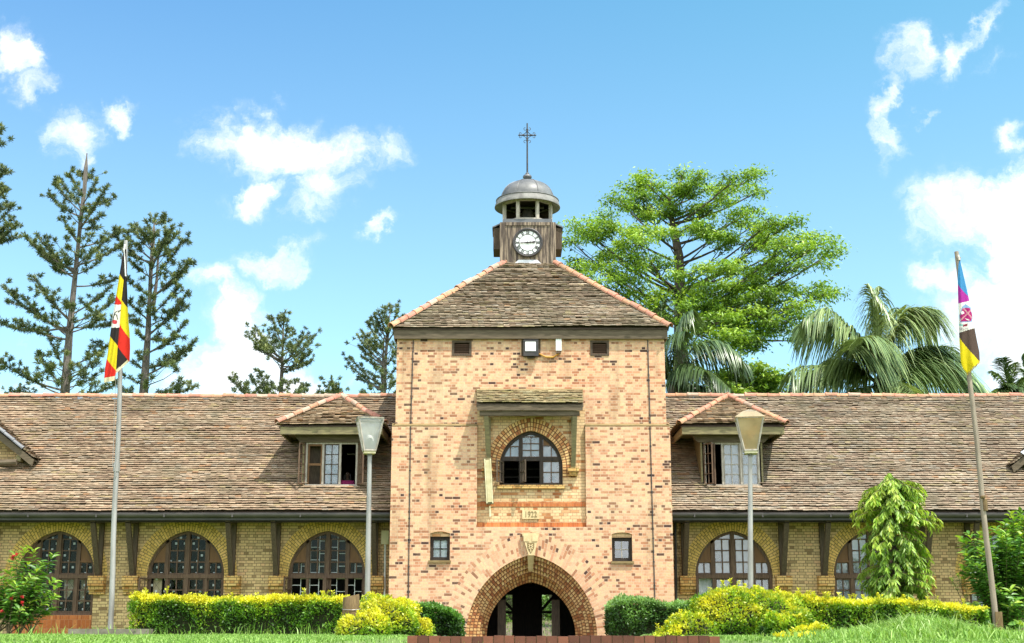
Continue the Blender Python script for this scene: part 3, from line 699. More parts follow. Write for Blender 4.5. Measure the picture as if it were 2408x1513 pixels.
def hand(name, ang, pts):
    mb = MB(); r_ = lambda px, pz: (kc[0]+px*math.cos(ang)+pz*math.sin(ang), kc[1]-.045, kc[2]-px*math.sin(ang)+pz*math.cos(ang))
    mb.prism([r_(-w, s) for w, s in pts]+[r_(w, s) for w, s in pts[::-1]], (0, .012, 0)); mb.build(name, MT['iron'], ck)
hand('minute_hand', math.radians(266), [(.012, -.06), (.012, 0), (.02, .05), (.013, .12), (.018, .18), (.008, .24), (.004, .27)])
hand('hour_hand', math.radians(86), [(.014, -.05), (.013, .03), (.026, .08), (.016, .12), (.034, .17), (.03, .205), (.006, .235)])
mb = MB(); ring_y(mb, kc, [(0, -.06), (.03, -.055), (.03, -.02)], 16); mb.build('hub', MT['iron'], ck)

# fittings fixed to the tower wall
fl = empty('floodlight', P(1247, 820, .05), 'square black floodlight with a pale lens under the tower eaves', 'floodlight')
x0, x1, z0, z1 = X(1231, 820, .0), X(1266, 820, .0), Z(838, 0), Z(800, 0)
mb = MB(); mb.box(x0, x1, -.06, .10, z0, z1); mb.build('housing', MT['iron'], fl, bevel=.02)
mb = MB(); mb.box(x0+.05, x1-.07, -.075, -.058, z0+.13, z1-.06); mb.build('lens', MT['clock_white'], fl)
mb = MB(); mb.box(x0+.02, x1-.03, -.07, -.06, z1-.05, z1-.03); mb.bar(((x0+x1)/2, .0, z0-.05), ((x0+x1)/2, .1, z0-.02), .2, .02); mb.build('mounting_bracket', MT['iron'], fl)
jb = empty('junction_box', P(1314, 810, .05), 'small white junction box on the brick beside the black floodlight', 'electrical box')
x0, x1, z0, z1 = X(1307, 810, .05), X(1320.5, 810, .05), Z(825, .05), Z(796, .05)
mb = MB(); mb.box(x0, x1, .02, .108, z0, z1); mb.build('box', MT['white_paint'], jb, bevel=.012)
mb = MB(); mb.box(x0+.02, x1-.02, .03, .106, z0-.07, z0-.003); mb.build('gland', MT['wood_brown'], jb)
mb = MB(); a = Vector(((x0+x1)/2, .08, z0-.07)); b = Vector((X(1268, 830, .05), .08, Z(832, .05))); mb.tube([a, a.lerp(b, .3)+Vector((0, 0, -.1)), a.lerp(b, .65)+Vector((0, 0, -.09)), b], .022, 6); mb.build('cable', MT['ochre'], jb)
tl = empty('tube_light', P(1148, 1185, 0), 'long cream fluorescent light fitting fixed upright beside the arched window', 'wall light')
mb = MB(); a, b = P(1146.5, 1078, -.06), P(1152, 1186, -.06)
mb.bar(a, b, .20, .09, up=(0, 1, 0)); mb.build('housing', MT['wood_olive'], tl, bevel=.015)
mb = MB(); mb.bar(a+Vector((0, -.05, -.05)), b+Vector((0, -.05, .05)), .11, .05, up=(0, 1, 0)); mb.build('diffuser', MT['cream_pale'], tl, bevel=.02)
mb = MB()
for sx in (-1, 1): mb.bar(a+Vector((sx*.075, -.05, -.02)), b+Vector((sx*.075, -.05, .02)), .03, .05, up=(0, 1, 0))
mb.build('side_trim', MT['cream_paint'], tl)
mb = MB(); mb.bar(P(1152, 1190, .09), P(1153, 1215, .09), .05, .02, up=(0, 1, 0)); mb.box(b.x-.03, b.x+.03, -.02, .105, b.z+.1, b.z+.16); mb.box(a.x-.03, a.x+.03, -.02, .105, a.z-.2, a.z-.14); mb.build('mounting_bracket', MT['cream_paint'], tl)

# ================================================================== wings
RP = lambda y: 4.61+(y-.45)          # main roof plane
SL = math.hypot(3.71, 3.71)
def wing(side, xa, xb, label):
    """xa<xb: world extent of the wing"""
    W = empty('building_wing', ((xa+xb)/2, 4.2, 1.55), label, 'building')
    wins = dict(L=[-12.86, -9.35, -5.525, -16.6], R=[5.51, 9.26, 12.9, 16.5])[side]; wins = [w for w in wins if xa+1 < w < xb-1]
    a, zs, sill, yw = 1.05, 2.98, 1.95, 1.5; e = arch_e(a, 1.22)
    mb = MB(); hs = [arch_hole(w, a, zs, e, sill) for w in wins]
    holed(mb, xa, xb, 1.0, 4.85, hs, lambda x, z: (x, yw, z))
    for w in wins: reveal(mb, [(w-a, sill)]+arch_pts(w, zs, a, e)+[(w+a, sill)], yw, yw+.14)
    mb.face([(xa, 7.0, 1), (xb, 7.0, 1), (xb, 7.0, 5), (xa, 7.0, 5)])
    mb.build('wall', MT['wing_brick'], W)
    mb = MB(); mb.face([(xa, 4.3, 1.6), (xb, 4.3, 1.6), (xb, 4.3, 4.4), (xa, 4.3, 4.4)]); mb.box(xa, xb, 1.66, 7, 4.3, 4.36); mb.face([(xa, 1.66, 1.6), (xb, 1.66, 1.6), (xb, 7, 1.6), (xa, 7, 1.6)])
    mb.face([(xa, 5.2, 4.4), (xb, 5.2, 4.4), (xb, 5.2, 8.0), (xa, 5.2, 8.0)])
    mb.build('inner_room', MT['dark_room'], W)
    for w in wins:
        arch_ring(w, zs, a, e, .35, yw, .005).build('window_arch', MT['wing_arch_brick'], W)
        mb = MB(); mb.box(w-a, w+a, yw-.02, yw+.14, 1.45, sill-.003); mb.build('window_apron', MT['red_brick'], W)
        window(W, w, a, zs, e, sill, yw, side, wins.index(w))
    brs = dict(L=[(232, 228), (313, 308), (545, 547), (650, 651), (882, 884), (-20, -6)], R=[(1610, 1617), (1841, 1843), (1938, 1942), (2176, 2180), (2283, 2283)])[side]
    for ub, uc in brs:
        mb = MB(); x = X(uc, 1380, 1.4); z1 = 2.98
        mb.box(x-.21, x+.21, 1.22, 1.51, z1-.26, z1); mb.box(x-.21, x+.21, 1.30, 1.51, z1-.37, z1-.263); mb.box(x-.20, x+.20, 1.38, 1.51, z1-.48, z1-.373)
        mb.build('corbel', MT['corbel_brick'], W)
        mb = MB(); xb_ = X(ub, 1345, 1.4); mb.box(xb_-.065, xb_+.065, 1.39, 1.5, z1+.003, 4.45); mb.bar((xb_, 1.35, z1+.03), (xb_, .62, 4.36), .13, .11, up=(0, 1, 0)); mb.box(xb_-.06, xb_+.06, .55, 1.38, 4.36, 4.47)
        mb.build('eave_bracket', MT['wood_dark'], W)
    # roof
    dx = X(783, 1040, 1.2) if side == 'L' else X(1719, 1040, 1.2); wx = X(779.5, 1090, 1.2) if side == 'L' else X(1721, 1090, 1.2); ww = .70 if side == 'L' else .75
    hole = (wx-ww, wx+ww, 1.22, 3.2)
    s_of = lambda y: (y-.45)*math.sqrt(2)
    mb = MB(); to = lambda x, s: (x, .45+s/math.sqrt(2), 4.61+s/math.sqrt(2)-.035)
    holed(mb, xa, xb, 0, SL, [rect_hole(hole[0], hole[1], s_of(hole[2]), s_of(hole[3]))], to, col=(.09, .06, .045))
    mb.face([(xa, 4.16, 8.29), (xb, 4.16, 8.29), (xb, 7.9, 4.55), (xa, 7.9, 4.55)], col=(.35, .24, .17))
    tone = (.87, .835, .785) if side == 'L' else (.80, .815, .815)
    tiles(mb, (0, .45, 4.61), (1, 0, 0), (0, 1, 1), lambda s: (xa, xb), SL-.03, mask=lambda u, s: hole[0]-.02 < u < hole[1]+.02 and s_of(hole[2])-.1 < s < s_of(hole[3])-.5, tone=tone, sd=0 if side == 'L' else 60)
    rf = mb.build('roof', MT['roof_tile'], W)
    mb = MB(); ridge_tiles(mb, (xa, 4.16, 8.34), (xb, 4.16, 8.34), .09, .34); mb.build('ridge_tiles', MT['ridge_tile'], rf)
    mb = MB(); n = 10
    pts = [(.33+.075*math.cos(t)-.0, 4.555+.085*math.sin(t)) for t in [math.pi+math.pi*k/8 for k in range(9)]]
    for (ya, za), (yb, zb) in zip(pts, pts[1:]): mb.face([(xa, ya, za), (xb, ya, za), (xb, yb, zb), (xa, yb, zb)])
    k = xa+.6
    while k < xb: mb.box(k-.02, k+.02, .245, .3, 4.47, 4.56); k += 1.8
    mb.box(xa, xb, .405, .43, 4.4, 4.6)
    mb.build('gutter', MT['gutter'], W)
    mb = MB(); k = xa+.2
    while k < xb: mb.bar((k, .5, 4.5), (k, 1.6, 4.72), .06, .1); k += .42
    mb.box(xa, xb, .58, .68, 4.36, 4.48) ; mb.face([(xa, .43, 4.55), (xb, .43, 4.55), (xb, 1.5, 4.70), (xa, 1.5, 4.70)])
    mb.build('rafter', MT['wood_black'], W)
    dormer(W, side, dx, wx, ww)
    return W

def window(W, w, a, zs, e, sill, yw, side, idx):
    y = yw+.11; mb = MB(); apex = zs+arch_z(0, a, e)
    arch_frame(mb, w, zs, a, e, sill, y, y+.1, .075)
    mb.box(w-a+.07, w+a-.07, y-.012, y+.09, zs-.055, zs+.055); mb.box(w-a+.07, w+a-.07, y, y+.09, sill, sill+.07)
    mb.box(w-.055, w+.055, y-.006, y+.09, sill, apex-.05)
    for x in (-.55, .55): mb.box(w+x-.045, w+x+.045, y, y+.08, zs+.05, zs+arch_z(x, a, e)-.02)
    for x in (-.53, .53): mb.box(w+x-.04, w+x+.04, y+.004, y+.08, sill+.06, zs-.05)
    fr = mb.build('arched_window', MT['wood_brown'], W)
    mb = MB()
    for s in (-1, 1):                                            # boards in the haunches
        xs = [.6+(a-.09-.6)*k/6 for k in range(7)]; zb = zs+.40
        pts = [(w+s*.6, y+.03, zb)]+[(w+s*x, y+.03, max(zb, zs+arch_z(x+.03, a, e)-.02)) for x in xs]+[(w+s*xs[-1], y+.03, zb)]
        mb = MB(); mb.face(pts)
        mb.bar((w+s*.58, y+.03, zb), (w+s*1.0, y+.03, zb), .05, .05)
        mb.build('boarded_panel', MT['wood_panel'], fr)
    mb = MB(); white = side == 'L' and idx == 2
    lower = []
    top = lambda x: min(zs+arch_z(abs(x)+.02, a, e)-.05, 99)
    def lattice(xa, xb, za, zb, nx, nz, t=.016):
        for i in range(nx+1): xx = xa+(xb-xa)*i/nx; mb.box(w+xx-t, w+xx+t, y+.035, y+.06, za, zb)
        for i in range(nz+1): z_ = za+(zb-za)*i/nz; mb.box(w+xa, w+xb, y+.036, y+.059, z_-t, z_+t)
    for s in (-1, 1):
        xa_, xb_ = sorted((s*.075, s*.49)); lattice(xa_, xb_, zs+.075, zs+1.0, 2, 3)
        xa_, xb_ = sorted((s*.61, s*.96)); lattice(xa_, xb_, zs+.075, zs+.37, 2, 1)
        for p, q in ((.075, .47), (.59, .96)):
            xa_, xb_ = sorted((s*p, s*q)); opened = (idx == 1 and side == 'L' and s*p < -.5) or white or (side == 'R' and idx == 0 and s*p < -.5)
            if not opened: lattice(xa_, xb_, sill+.09, zs-.075, 2, 3)
    mb.build('glazing_bar', MT['wood_brown'], fr)
    opens = []
    if side == 'L' and idx == 1: opens = [(-.97, 115)]
    if white: opens = [(-.97, 105), (-.09, 82), (.09, 100), (.97, 78)]
    if side == 'R' and idx == 0: opens = [(-.97, 100)]
    for xh, ang in opens:
        mb = MB(); t = math.radians(ang); wd = .44; q = lambda s, z: (w+xh+s*wd*math.cos(t), y-s*wd*math.sin(t), z)
        for s in (0, .5, 1): mb.bar(q(s, sill+.08), q(s, zs-.06), .045 if s != .5 else .025, .03)
        for k in range(4): z_ = sill+.09+(zs-sill-.16)*k/3; mb.bar(q(0, z_), q(1, z_), .03, .04)
        mb.build('casement', MT['wood_brown'], fr)
    mb = MB(); yp = y+.065
    def pane(x0, x1, z0, z1): mb.box(w+x0, w+x1, yp, yp+.006, z0, z1)
    pane(-1.0, 1.0, zs, apex)
    if not white:
        pane(-.05 if opens else -1.0, 1.0, sill, zs)
        if opens: pane(-.5, -.05, sill, zs)
    mb.build('pane', MT['glass_hazy' if side == 'R' else 'glass'], fr)
    mb = MB(); yg = y+.16                                          # burglar grille behind the glass
    if white:
        n = 8
        for i in range(n+1):
            xx = -.98+1.96*i/n; mb.box(w+xx-.009, w+xx+.009, yg, yg+.02, sill, apex)
        for i in range(n):
            k = 0; z_ = sill+.12+(.17 if i % 2 else 0)
            while z_ < apex: mb.box(w-.98+1.96*i/n, w-.98+1.96*(i+1)/n, yg+.003, yg+.017, z_-.009, z_+.009); z_ += .34
        mb.build('grille', MT['white_paint'], fr)
    elif side == 'L' or idx == 0:
        st = .24; ka = -1.0; Zt, Zb = apex, sill
        n = int(2.0/st)+1
        for i in range(-10, 12):
            for d in (1, -1):
                pts = []
                for k in range(40):
                    z_ = Zb+(Zt-Zb)*k/39; x_ = i*st+d*(z_-Zb)*.75
                    if -1 < x_ < 1: pts.append((w+x_, yg, z_))
                if len(pts) > 1 and not (side == 'R'): mb.bar(pts[0], pts[-1], .005, .005)
        if mb.f: mb.build('grille', MT['iron'], fr)
        mb = MB(); r = random.Random(int(w*10)+50)
        zz, row = Zb+.16, 0
        while zz < Zt-.1:
            for i in range(-8, 9):
                x_ = i*st+(st/2 if row % 2 else 0)
                if abs(x_) < .97 and r.random() < .8 and not (side == 'R' and (row > 6 or r.random() < .35)): mb.box(w+x_-.029, w+x_+.029, yg-.012, yg-.002, zz-.029, zz+.029)
            zz += .16; row += 1
        mb.build('grille_plate', MT['white_paint'], fr)
    if side == 'R':
        mb = MB(); n = 40
        for i in range(n):
            f = lambda k: (w-1.05+2.1*k/n, y+.26+.03*math.sin(k*1.9))
            (x0, y0), (x1, y1) = f(i), f(i+1)
            if idx == 0 and (i < 8 and False): continue
            if 17 <= i <= 18: continue
            mb.face([(x0, y0, sill+.02), (x1, y1, sill+.02), (x1, y1, apex), (x0, y0, apex)])
        mb.build('curtain', MT['curtain'], fr)
    elif idx == 1:
        mb = MB(); mb.box(w-.93, w-.70, y+.2, y+.22, sill, zs-.05); mb.build('curtain', MT['curtain_beige'], fr)
    elif idx == 0:
        mb = MB(); mb.face([(w+.12, y+.22, zs-.05), (w+.5, y+.22, zs-.05), (w+.3, y+.22, sill+.5), (w+.16, y+.22, sill+.45)]); mb.face([(w+.6, y+.22, zs-.05), (w+.85, y+.22, zs-.05), (w+.7, y+.22, sill+.35), (w+.6, y+.22, sill+.3)]); mb.build('curtain', MT['curtain_beige'], fr)

def dormer(W, side, dx, wx, ww):
    yf, ye = 1.2, .76; hw = 1.45; ze = Z(1001, ye); za = Z(937, 2.25); ya = 2.25
    xa = X(803 if side == 'L' else 1711, 940, ya)
    sill = RP(yf)-.02; ztop = Z(1041, yf); zl = Z(1021, yf-.05)
    # body: cheeks and head beam
    mb = MB()
    mb.prism([(wx-ww-.16, yf-.06, ztop), (wx+ww+.16, yf-.06, ztop), (wx+ww+.26, yf-.06, ztop+.1), (wx+ww+.34, yf-.06, zl+.03), (wx-ww-.34, yf-.06, zl+.03), (wx-ww-.26, yf-.06, ztop+.1)], (0, .14, 0))
    mb.box(wx-ww-.15, wx+ww+.15, yf, yf+.1, zl, ze); d = mb.build('dormer', MT['wood_fascia'], W)
    for s in (-1, 1):
        mb = MB(); x = wx+s*(ww+.10); yb = ze-4.16
        mb.prism([(x, yf, RP(yf)-.1), (x, yf, ze), (x, yb+.3, ze), ], (s*-.09, 0, 0)); mb.build('cheek', MT['wood_olive'], d)
    mb = MB(); mb.box(dx-hw+.06, dx+hw-.06, ye+.02, ye+.06, Z(1021, ye), ze-.02)
    yv = ze-4.16
    for s in (-1, 1): xl, xr = sorted((dx+s*(hw-.06), dx+s*(hw-.10))); mb.prism([(xl, ye+.06, Z(1021, ye)), (xl, ye+.06, ze-.02), (xl, yv-.02, ze-.02), (xl, yv-.2, Z(1021, ye))], (xr-xl, 0, 0))
    mb.face([(dx-hw+.1, ye+.06, zl+.06), (dx+hw-.1, ye+.06, zl+.06), (dx+hw-.1, yv, zl+.06), (dx-hw+.1, yv, zl+.06)])
    mb.build('fascia', MT['wood_olive'], d)
    # hipped roof
    mb = MB(); A = Vector((xa, ya, za)); C0 = Vector((dx-hw, ye, ze)); C1 = Vector((dx+hw, ye, ze)); R = Vector((xa, za-4.16, za)); V0 = Vector((dx-hw, yv, ze)); V1 = Vector((dx+hw, yv, ze))
    dk = (.09, .06, .045); dn = Vector((0, 0, .03))
    mb.face([C0-dn, C1-dn, A-dn], col=dk); mb.face([C0-dn, A-dn, R-dn, V0-dn], col=dk); mb.face([C1-dn, V1-dn, R-dn, A-dn], col=dk)
    S = A-Vector((xa, ye, ze)); L = S.length
    tiles(mb, (xa, ye, ze), (1, 0, 0), S, lambda s: ((dx-hw-xa)*(1-s/L), (dx+hw-xa)*(1-s/L)), L-.05, tone=(1.0, .95, .85), sd=20 if side == 'L' else 33)
    for s in (-1, 1):
        Sv = Vector((xa-(dx+s*hw), 0, za-ze)); Ls = Sv.length; h1 = ya-ye; v1 = za-4.16
        tiles(mb, (dx+s*hw, 0, ze), (0, 1, 0), Sv, lambda q: (ye+h1*q/Ls, yv+(v1-yv)*q/Ls), Ls-.05, tone=(.95, .9, .8), sd=5)
    rf = mb.build('dormer_roof', MT['roof_tile'], d)
    up = Vector((0, 0, .06))
    mb = MB()
    ridge_tiles(mb, C0+up, A+up, .085, .3); ridge_tiles(mb, C1+up, A+up, .085, .3); ridge_tiles(mb, A+up, R+up, .085, .3)
    mb.build('hip_tiles', MT['ridge_tile'], d)
    # window
    mb = MB(); y = yf
    x0, x1 = wx-ww, wx+ww; z0, z1 = sill+.03, ztop+.01
    mb.box(x0-.05, x0+.04, y, y+.09, z0, z1); mb.box(x1-.04, x1+.05, y, y+.09, z0, z1); mb.box(x0+.04, x1-.04, y, y+.09, z0, z0+.06); mb.box(x0+.04, x1-.04, y, y+.09, z1-.05, z1)
    th = (x1-x0)/3
    for k in (1, 2): mb.box(x0+k*th-.028, x0+k*th+.028, y-.004, y+.09, z0+.06, z1-.05)
    fr = mb.build('dormer_window', MT['wood_pale'], d)
    def lat(k, mat, nx=2, nz=4, t=.010):
        mb = MB(); xa_, xb_ = x0+k*th+.05, x0+(k+1)*th-.05; za_, zb_ = z0+.07, z1-.06
        for i in range(nx+1): xx = xa_+(xb_-xa_)*i/nx; mb.box(xx-t, xx+t, y+.03, y+.055, za_, zb_)
        for i in range(nz+1): z_ = za_+(zb_-za_)*i/nz; mb.box(xa_, xb_, y+.031, y+.054, z_-t, z_+t)
        mb.build('glazing_bar', mat, fr)
    def pane(k, mat): mb = MB(); mb.box(x0+k*th+.02, x0+(k+1)*th-.02, y+.057, y+.062, z0+.03, z1-.03); mb.build('pane', mat, fr)
    def leaf(xh, ang, wd, mat, n=4, mesh=False):
        mb = MB(); t = math.radians(ang); q = lambda s, z: (xh+s*wd*math.cos(t), y-s*wd*math.sin(t), z)
        for s in (0, .5, 1): mb.bar(q(s, z0+.05), q(s, z1-.04), .04 if s != .5 else .02, .03)
        for k in range(n+1): z_ = z0+.06+(z1-z0-.12)*k/n; mb.bar(q(0, z_), q(1, z_), .03, .035 if k in (0, n) else .018)
        if mesh:
            for k in range(1, 14): z_ = z0+.06+(z1-z0-.12)*k/14; mb.bar(q(0, z_), q(1, z_), .008, .008)
            for k in range(1, 10): mb.bar(q(k/10, z0+.06), q(k/10, z1-.05), .008, .008)
        mb.build('casement', mat, fr)
    if side == 'L':
        lat(1, MT['wood_dark']); pane(1, MT['glass_hazy'])
        mb = MB(); mb.box(x0+th+.03, x0+2*th-.03, y+.16, y+.165, z0, z1); mb.build('curtain', MT['curtain'], fr)
        mb = MB(); mb.box(x0+.05, x0+.09, y+.02, y+.06, z0+.06, z1-.05); mb.box(x0+th-.07, x0+th-.03, y+.02, y+.06, z0+.06, z1-.05); mb.box(x0+.09, x0+th-.07, y+.02, y+.06, (z0+z1)/2-.03, (z0+z1)/2+.03); mb.box(x0+.09, x0+th-.07, y+.02, y+.06, z1-.1, z1-.05); mb.build('inner_frame', MT['wood_panel'], fr)
        mb = MB(); mb.box(x0+.05, x0+th-.03, y+.3, y+.32, z0-.1, z1); mb.build('blind', MT['wood_dark'], fr)
        leaf(x0-.03, 112, .30, MT['wood_brown']); leaf(x1+.03, 62, .36, MT['wood_brown'], mesh=True)
        mb = MB(); mb.tube([(x0+2*th, y+1.6, z1-.13), (x1-.02, y+1.6, z1-.13)], .02, 6); mb.build('curtain_rail', MT['white_paint'], fr)
    else:
        lat(1, MT['wood_pale']); lat(2, MT['wood_pale']); pane(1, MT['glass_hazy']); pane(2, MT['glass_hazy'])
        leaf(x0+.0, 62, .36, MT['wood_brown']); leaf(x0+th*.55, 95, .1, MT['wood_brown'])
        mb = MB(); mb.prism([(x0+2*th, y+.15, z0), (x1, y+.15, z0), (x1, y+.15, z0+.12), (x0+2*th+.1, y+.15, z0+.5), (x0+2*th, y+.15, z0+.55)], (0, .01, 0)); mb.prism([(x0+2*th+.05, y+.15, z1-.2), (x0+2*th+.28, y+.15, z0+.45), (x1, y+.15, z0+.35), (x1, y+.15, z1-.1)], (0, .01, 0)); mb.build('curtain', MT['curtain'], fr)
    mb = MB(); mb.prism([(x0-.28, yf-.16, RP(yf-.16)+.03), (x0-.28, yf+.02, z0+.03), (x0-.28, yf+.02, z0-.05), (x0-.28, yf-.16, RP(yf-.16)-.03)], (x1-x0+.5, 0, 0)); mb.build('lead_sill', MT['zinc'], d)

wing('L', -17.5, -3.72, 'long left wing of yellow brick under a brown tile roof with an open dormer')
wing('R', 3.72, 18.5, 'long right wing of yellow brick under a tile roof, its dormer beside the lamp')

# gabled cross roofs at both ends: verge, tiles, wall
def gable(side):
    s = -1 if side == 'L' else 1
    tip = P(80, 1081, 1.5) if side == 'L' else P(2379, 1096, 1.5)
    p = math.radians(37); run = 2.6; tp = math.tan(p)
    G = empty('gabled_bay', (tip.x+s*run, 1.9, tip.z-1), 'roof corner of a gable %s' % ('with dark verge tiles at the left edge' if side == 'L' else 'with a pale flashed verge at the right edge'), 'gable')
    ap = Vector((tip.x+s*run, 1.5, tip.z+run*tp)); far = Vector((tip.x+s*2*run, 1.5, tip.z))
    mb = MB()
    for A, B in ((tip, ap), (far, ap)):
        d = Vector((0, 0, .2)); mb.prism([A, B, B-d, A-d+Vector((s*.05 if A is tip else -s*.05, 0, .02))], (0, .05, 0))
        mb.prism([A+Vector((0, .05, -.02)), B+Vector((0, .05, -.02)), B+Vector((0, .05, -.05)), A+Vector((0, .05, -.05))], (0, 3.0, 0))
    mb.build('bargeboard', MT['wood_fascia'], G)
    mb = MB()
    for A, B, sg in ((tip, ap, 1), (far, ap, -1)):
        yb = lambda q: (0, A.z+(B.z-A.z)*q/(B-A).length-4.16-1.5)
        Sv = B-A; L = Sv.length
        tiles(mb, A+Vector((0, 0, .0)), (0, 1, 0), Sv, lambda q: (-.02, max(.06, A.z+(B.z-A.z)*q/L-4.16-1.5+.1)), L, tone=(.8, .8, .8), sd=70)
    mb.build('gable_roof', MT['roof_tile'], G)
    mb = MB(); ridge_tiles(mb, tip+Vector((s*.35, .0, .35*tp+.06)), ap+Vector((0, .0, .06)), .07, .34); mb.build('verge_tiles', MT['lead_dark' if side == 'L' else 'zinc'], G)
    mb = MB(); w = run-.5; c = tip.x+s*run
    mb.prism([(c-w, 1.95, 5.2), (c+w, 1.95, 5.2), (c+w, 1.95, tip.z+.35), (c, 1.95, ap.z-.2), (c-w, 1.95, tip.z+.35)], (0, .1, 0)); mb.build('wall', MT['wing_brick'], G)
    for k in (.45, 1.3):
        mb = MB(); mb.bar((tip.x+s*k, 1.55, tip.z+k*tp-.3), (tip.x+s*k, 2.1, tip.z+k*tp-.3), .12, .16)
        mb.build('purlin_end', MT['wood_olive'], G)
    mb = MB(); mb.tube([(tip.x+s*.48, 1.52, tip.z-.07), (tip.x+s*1.6, 1.46, tip.z-.12)], .085, 8); mb.build('gutter', MT['wood_fascia'], G)
gable('L'); gable('R')

# fittings on the wings
eb = empty('electrical_box', P(906, 1262, 1.45), 'cream electrical box with a white conduit on the wall left of the tower', 'electrical box')
mb = MB(); mb.box(X(897, 1260, 1.4), X(914.5, 1260, 1.4), 1.34, 1.5, Z(1280, 1.4), Z(1248, 1.4)); mb.build('box', MT['cream_paint'], eb, bevel=.01)
mb = MB(); mb.tube([(X(906, 1280, 1.42), 1.42, Z(1279, 1.42)), (X(905, 1400, 1.42), 1.42, 1.5)], .028, 8); mb.build('conduit_pipe', MT['white_paint'], eb)
dp = empty('drain_pipe', (X(1590, 1450, 1.4), 1.42, 1.5), 'thin black drain pipe in the corner right of the tower', 'pipe')
mb = MB(); mb.tube([(X(1588, 1230, 1.42), 1.42, 4.5), (X(1590, 1450, 1.42), 1.42, 1.45)], .035, 8)
for z_ in (2.2, 3.2, 4.1): mb.lathe([(.045, -.03), (.045, .03)], (X(1589.5, 1400, 1.42), 1.42, z_), 8)
mb.build('pipe', MT['iron'], dp)
# ================================================================== terrain
def sst(a, b, x):
    t = min(max((x-a)/(b-a), 0), 1); return t*t*(3-2*t)
def G(x, y):
    d = y+35.7
    z = 1.465*sst(5.8, 8.7, d)
    c = 1-sst(1.75, 2.35, abs(x-.06))
    z -= .95*c*sst(7.0, 9.5, d)*(1-sst(6.5, 14, y))
    z += .14*math.exp(-((x-4.75)/.62)**2-((d-18)/1.3)**2)
    z += .9*sst(8.5, 26, y)
    if d > 9: z += .012*mnoise.noise(Vector((x*.7, y*.7, 0)))
    return z
xs = np.concatenate([[-500, -200, -80, -45, -30, -22], np.arange(-17, 17.01, .35), [20, 26, 36, 60, 120, 250, 500]])
ys = np.concatenate([[-300, -120, -60, -45, -38], np.arange(-34, 9, .35), np.arange(9, 30, 1.0), [34, 42, 60, 100, 200, 500, 1000]])
V = np.array([(x, y, G(x, y)) for y in ys for x in xs]); nx = len(xs)
F = np.array([(j*nx+i, j*nx+i+1, (j+1)*nx+i+1, (j+1)*nx+i) for j in range(len(ys)-1) for i in range(nx-1)])
tag(npmesh('lawn', V, F, MT['lawn_soil'], smooth=True), kind='structure')
mb = MB(); prev = None
for y in np.arange(-27.5, 22, .5):
    z = max(G(.06, y), G(-1, y), G(1.1, y))+.02
    cur = [(-1.5, y, z), (1.6, y, z)]
    if prev: mb.face([prev[0], prev[1], cur[1], cur[0]])
    prev = cur
tag(mb.build('path', MT['paving']), kind='structure')

# ================================================================== low wall, post
lw = empty('low_wall', (.06, -20, .5), 'low dark red brick wall with a brick on edge coping across the path', 'wall')
wz = Z(1496, -20); x0, x1 = X(958, 1500, -20), X(1681, 1500, -20)
mb = MB(); mb.box(x0+.01, x1-.01, -19.98, -19.78, .2, wz-.2); mb.build('wall', MT['low_wall_brick'], lw)
mb = MB(); k = x0; r = random.Random(5)
while k < x1-.05:
    w = .122+r.uniform(-.004, .004); dz = r.uniform(-.006, .006); f = r.uniform(.6, 1.3); mb.box(k, k+w-.009, -20.02+r.uniform(-.006, .006), -19.76, wz-.195, wz+dz, col=(.15*f, .055*f, .028*f)); k += w
mb.build('coping', MT['painted'], lw, bevel=.008)
mb = MB(); mb.box(x0+.005, x1-.005, -20.005, -19.77, wz-.198, wz-.012); mb.build('mortar', MT['stone_dark'], lw)
# stump
sp = P(824, 1425, -11); gz = G(sp.x, sp.y)
st = empty('wooden_post', (sp.x, sp.y, gz), 'rough sawn off timber post standing in front of the left hedge', 'post')
mb = MB(); hz = Z(1402, -11); hr = .155
prof = [(hr*1.05, gz-.1), (hr, gz+.4), (hr*.96, hz-.02), (hr*.9, hz)]
b0 = len(mb.v)
for r_, z_ in prof:
    for k in range(20):
        a = 2*math.pi*k/20; rr = r_*(1+.07*mnoise.noise(Vector((math.cos(a)*2, math.sin(a)*2, z_*2)))); mb.v.append((sp.x+rr*math.cos(a)+.02*(z_-gz), sp.y+rr*math.sin(a), z_+(.035*math.cos(a) if z_ == hz else 0)))
for i in range(3):
    for k in range(20): mb.f.append((i*20+k, i*20+(k+1) % 20, (i+1)*20+(k+1) % 20, (i+1)*20+k)); mb.uv.append([(0, 0)]*4); mb.col.append((1, 1, 1)); mb.mi.append(0)
top = [mb.v[60+k] for k in range(20)]
mb.build('trunk', MT['stump'], st, smooth=True)
mb = MB(); mb.face([(x, y, z+.003) for x, y, z in top]); mb.build('cut_top', MT['stump_top'], st)
mb = MB(); wz_ = Z(1432, -11); mb.tube([(sp.x+.02+(hr+.008)*math.cos(t), sp.y+(hr+.008)*math.sin(t), wz_+.02*math.sin(t)) for t in [k*.35 for k in range(19)]], .006, 5); mb.build('wire', MT['pole_metal'], st)

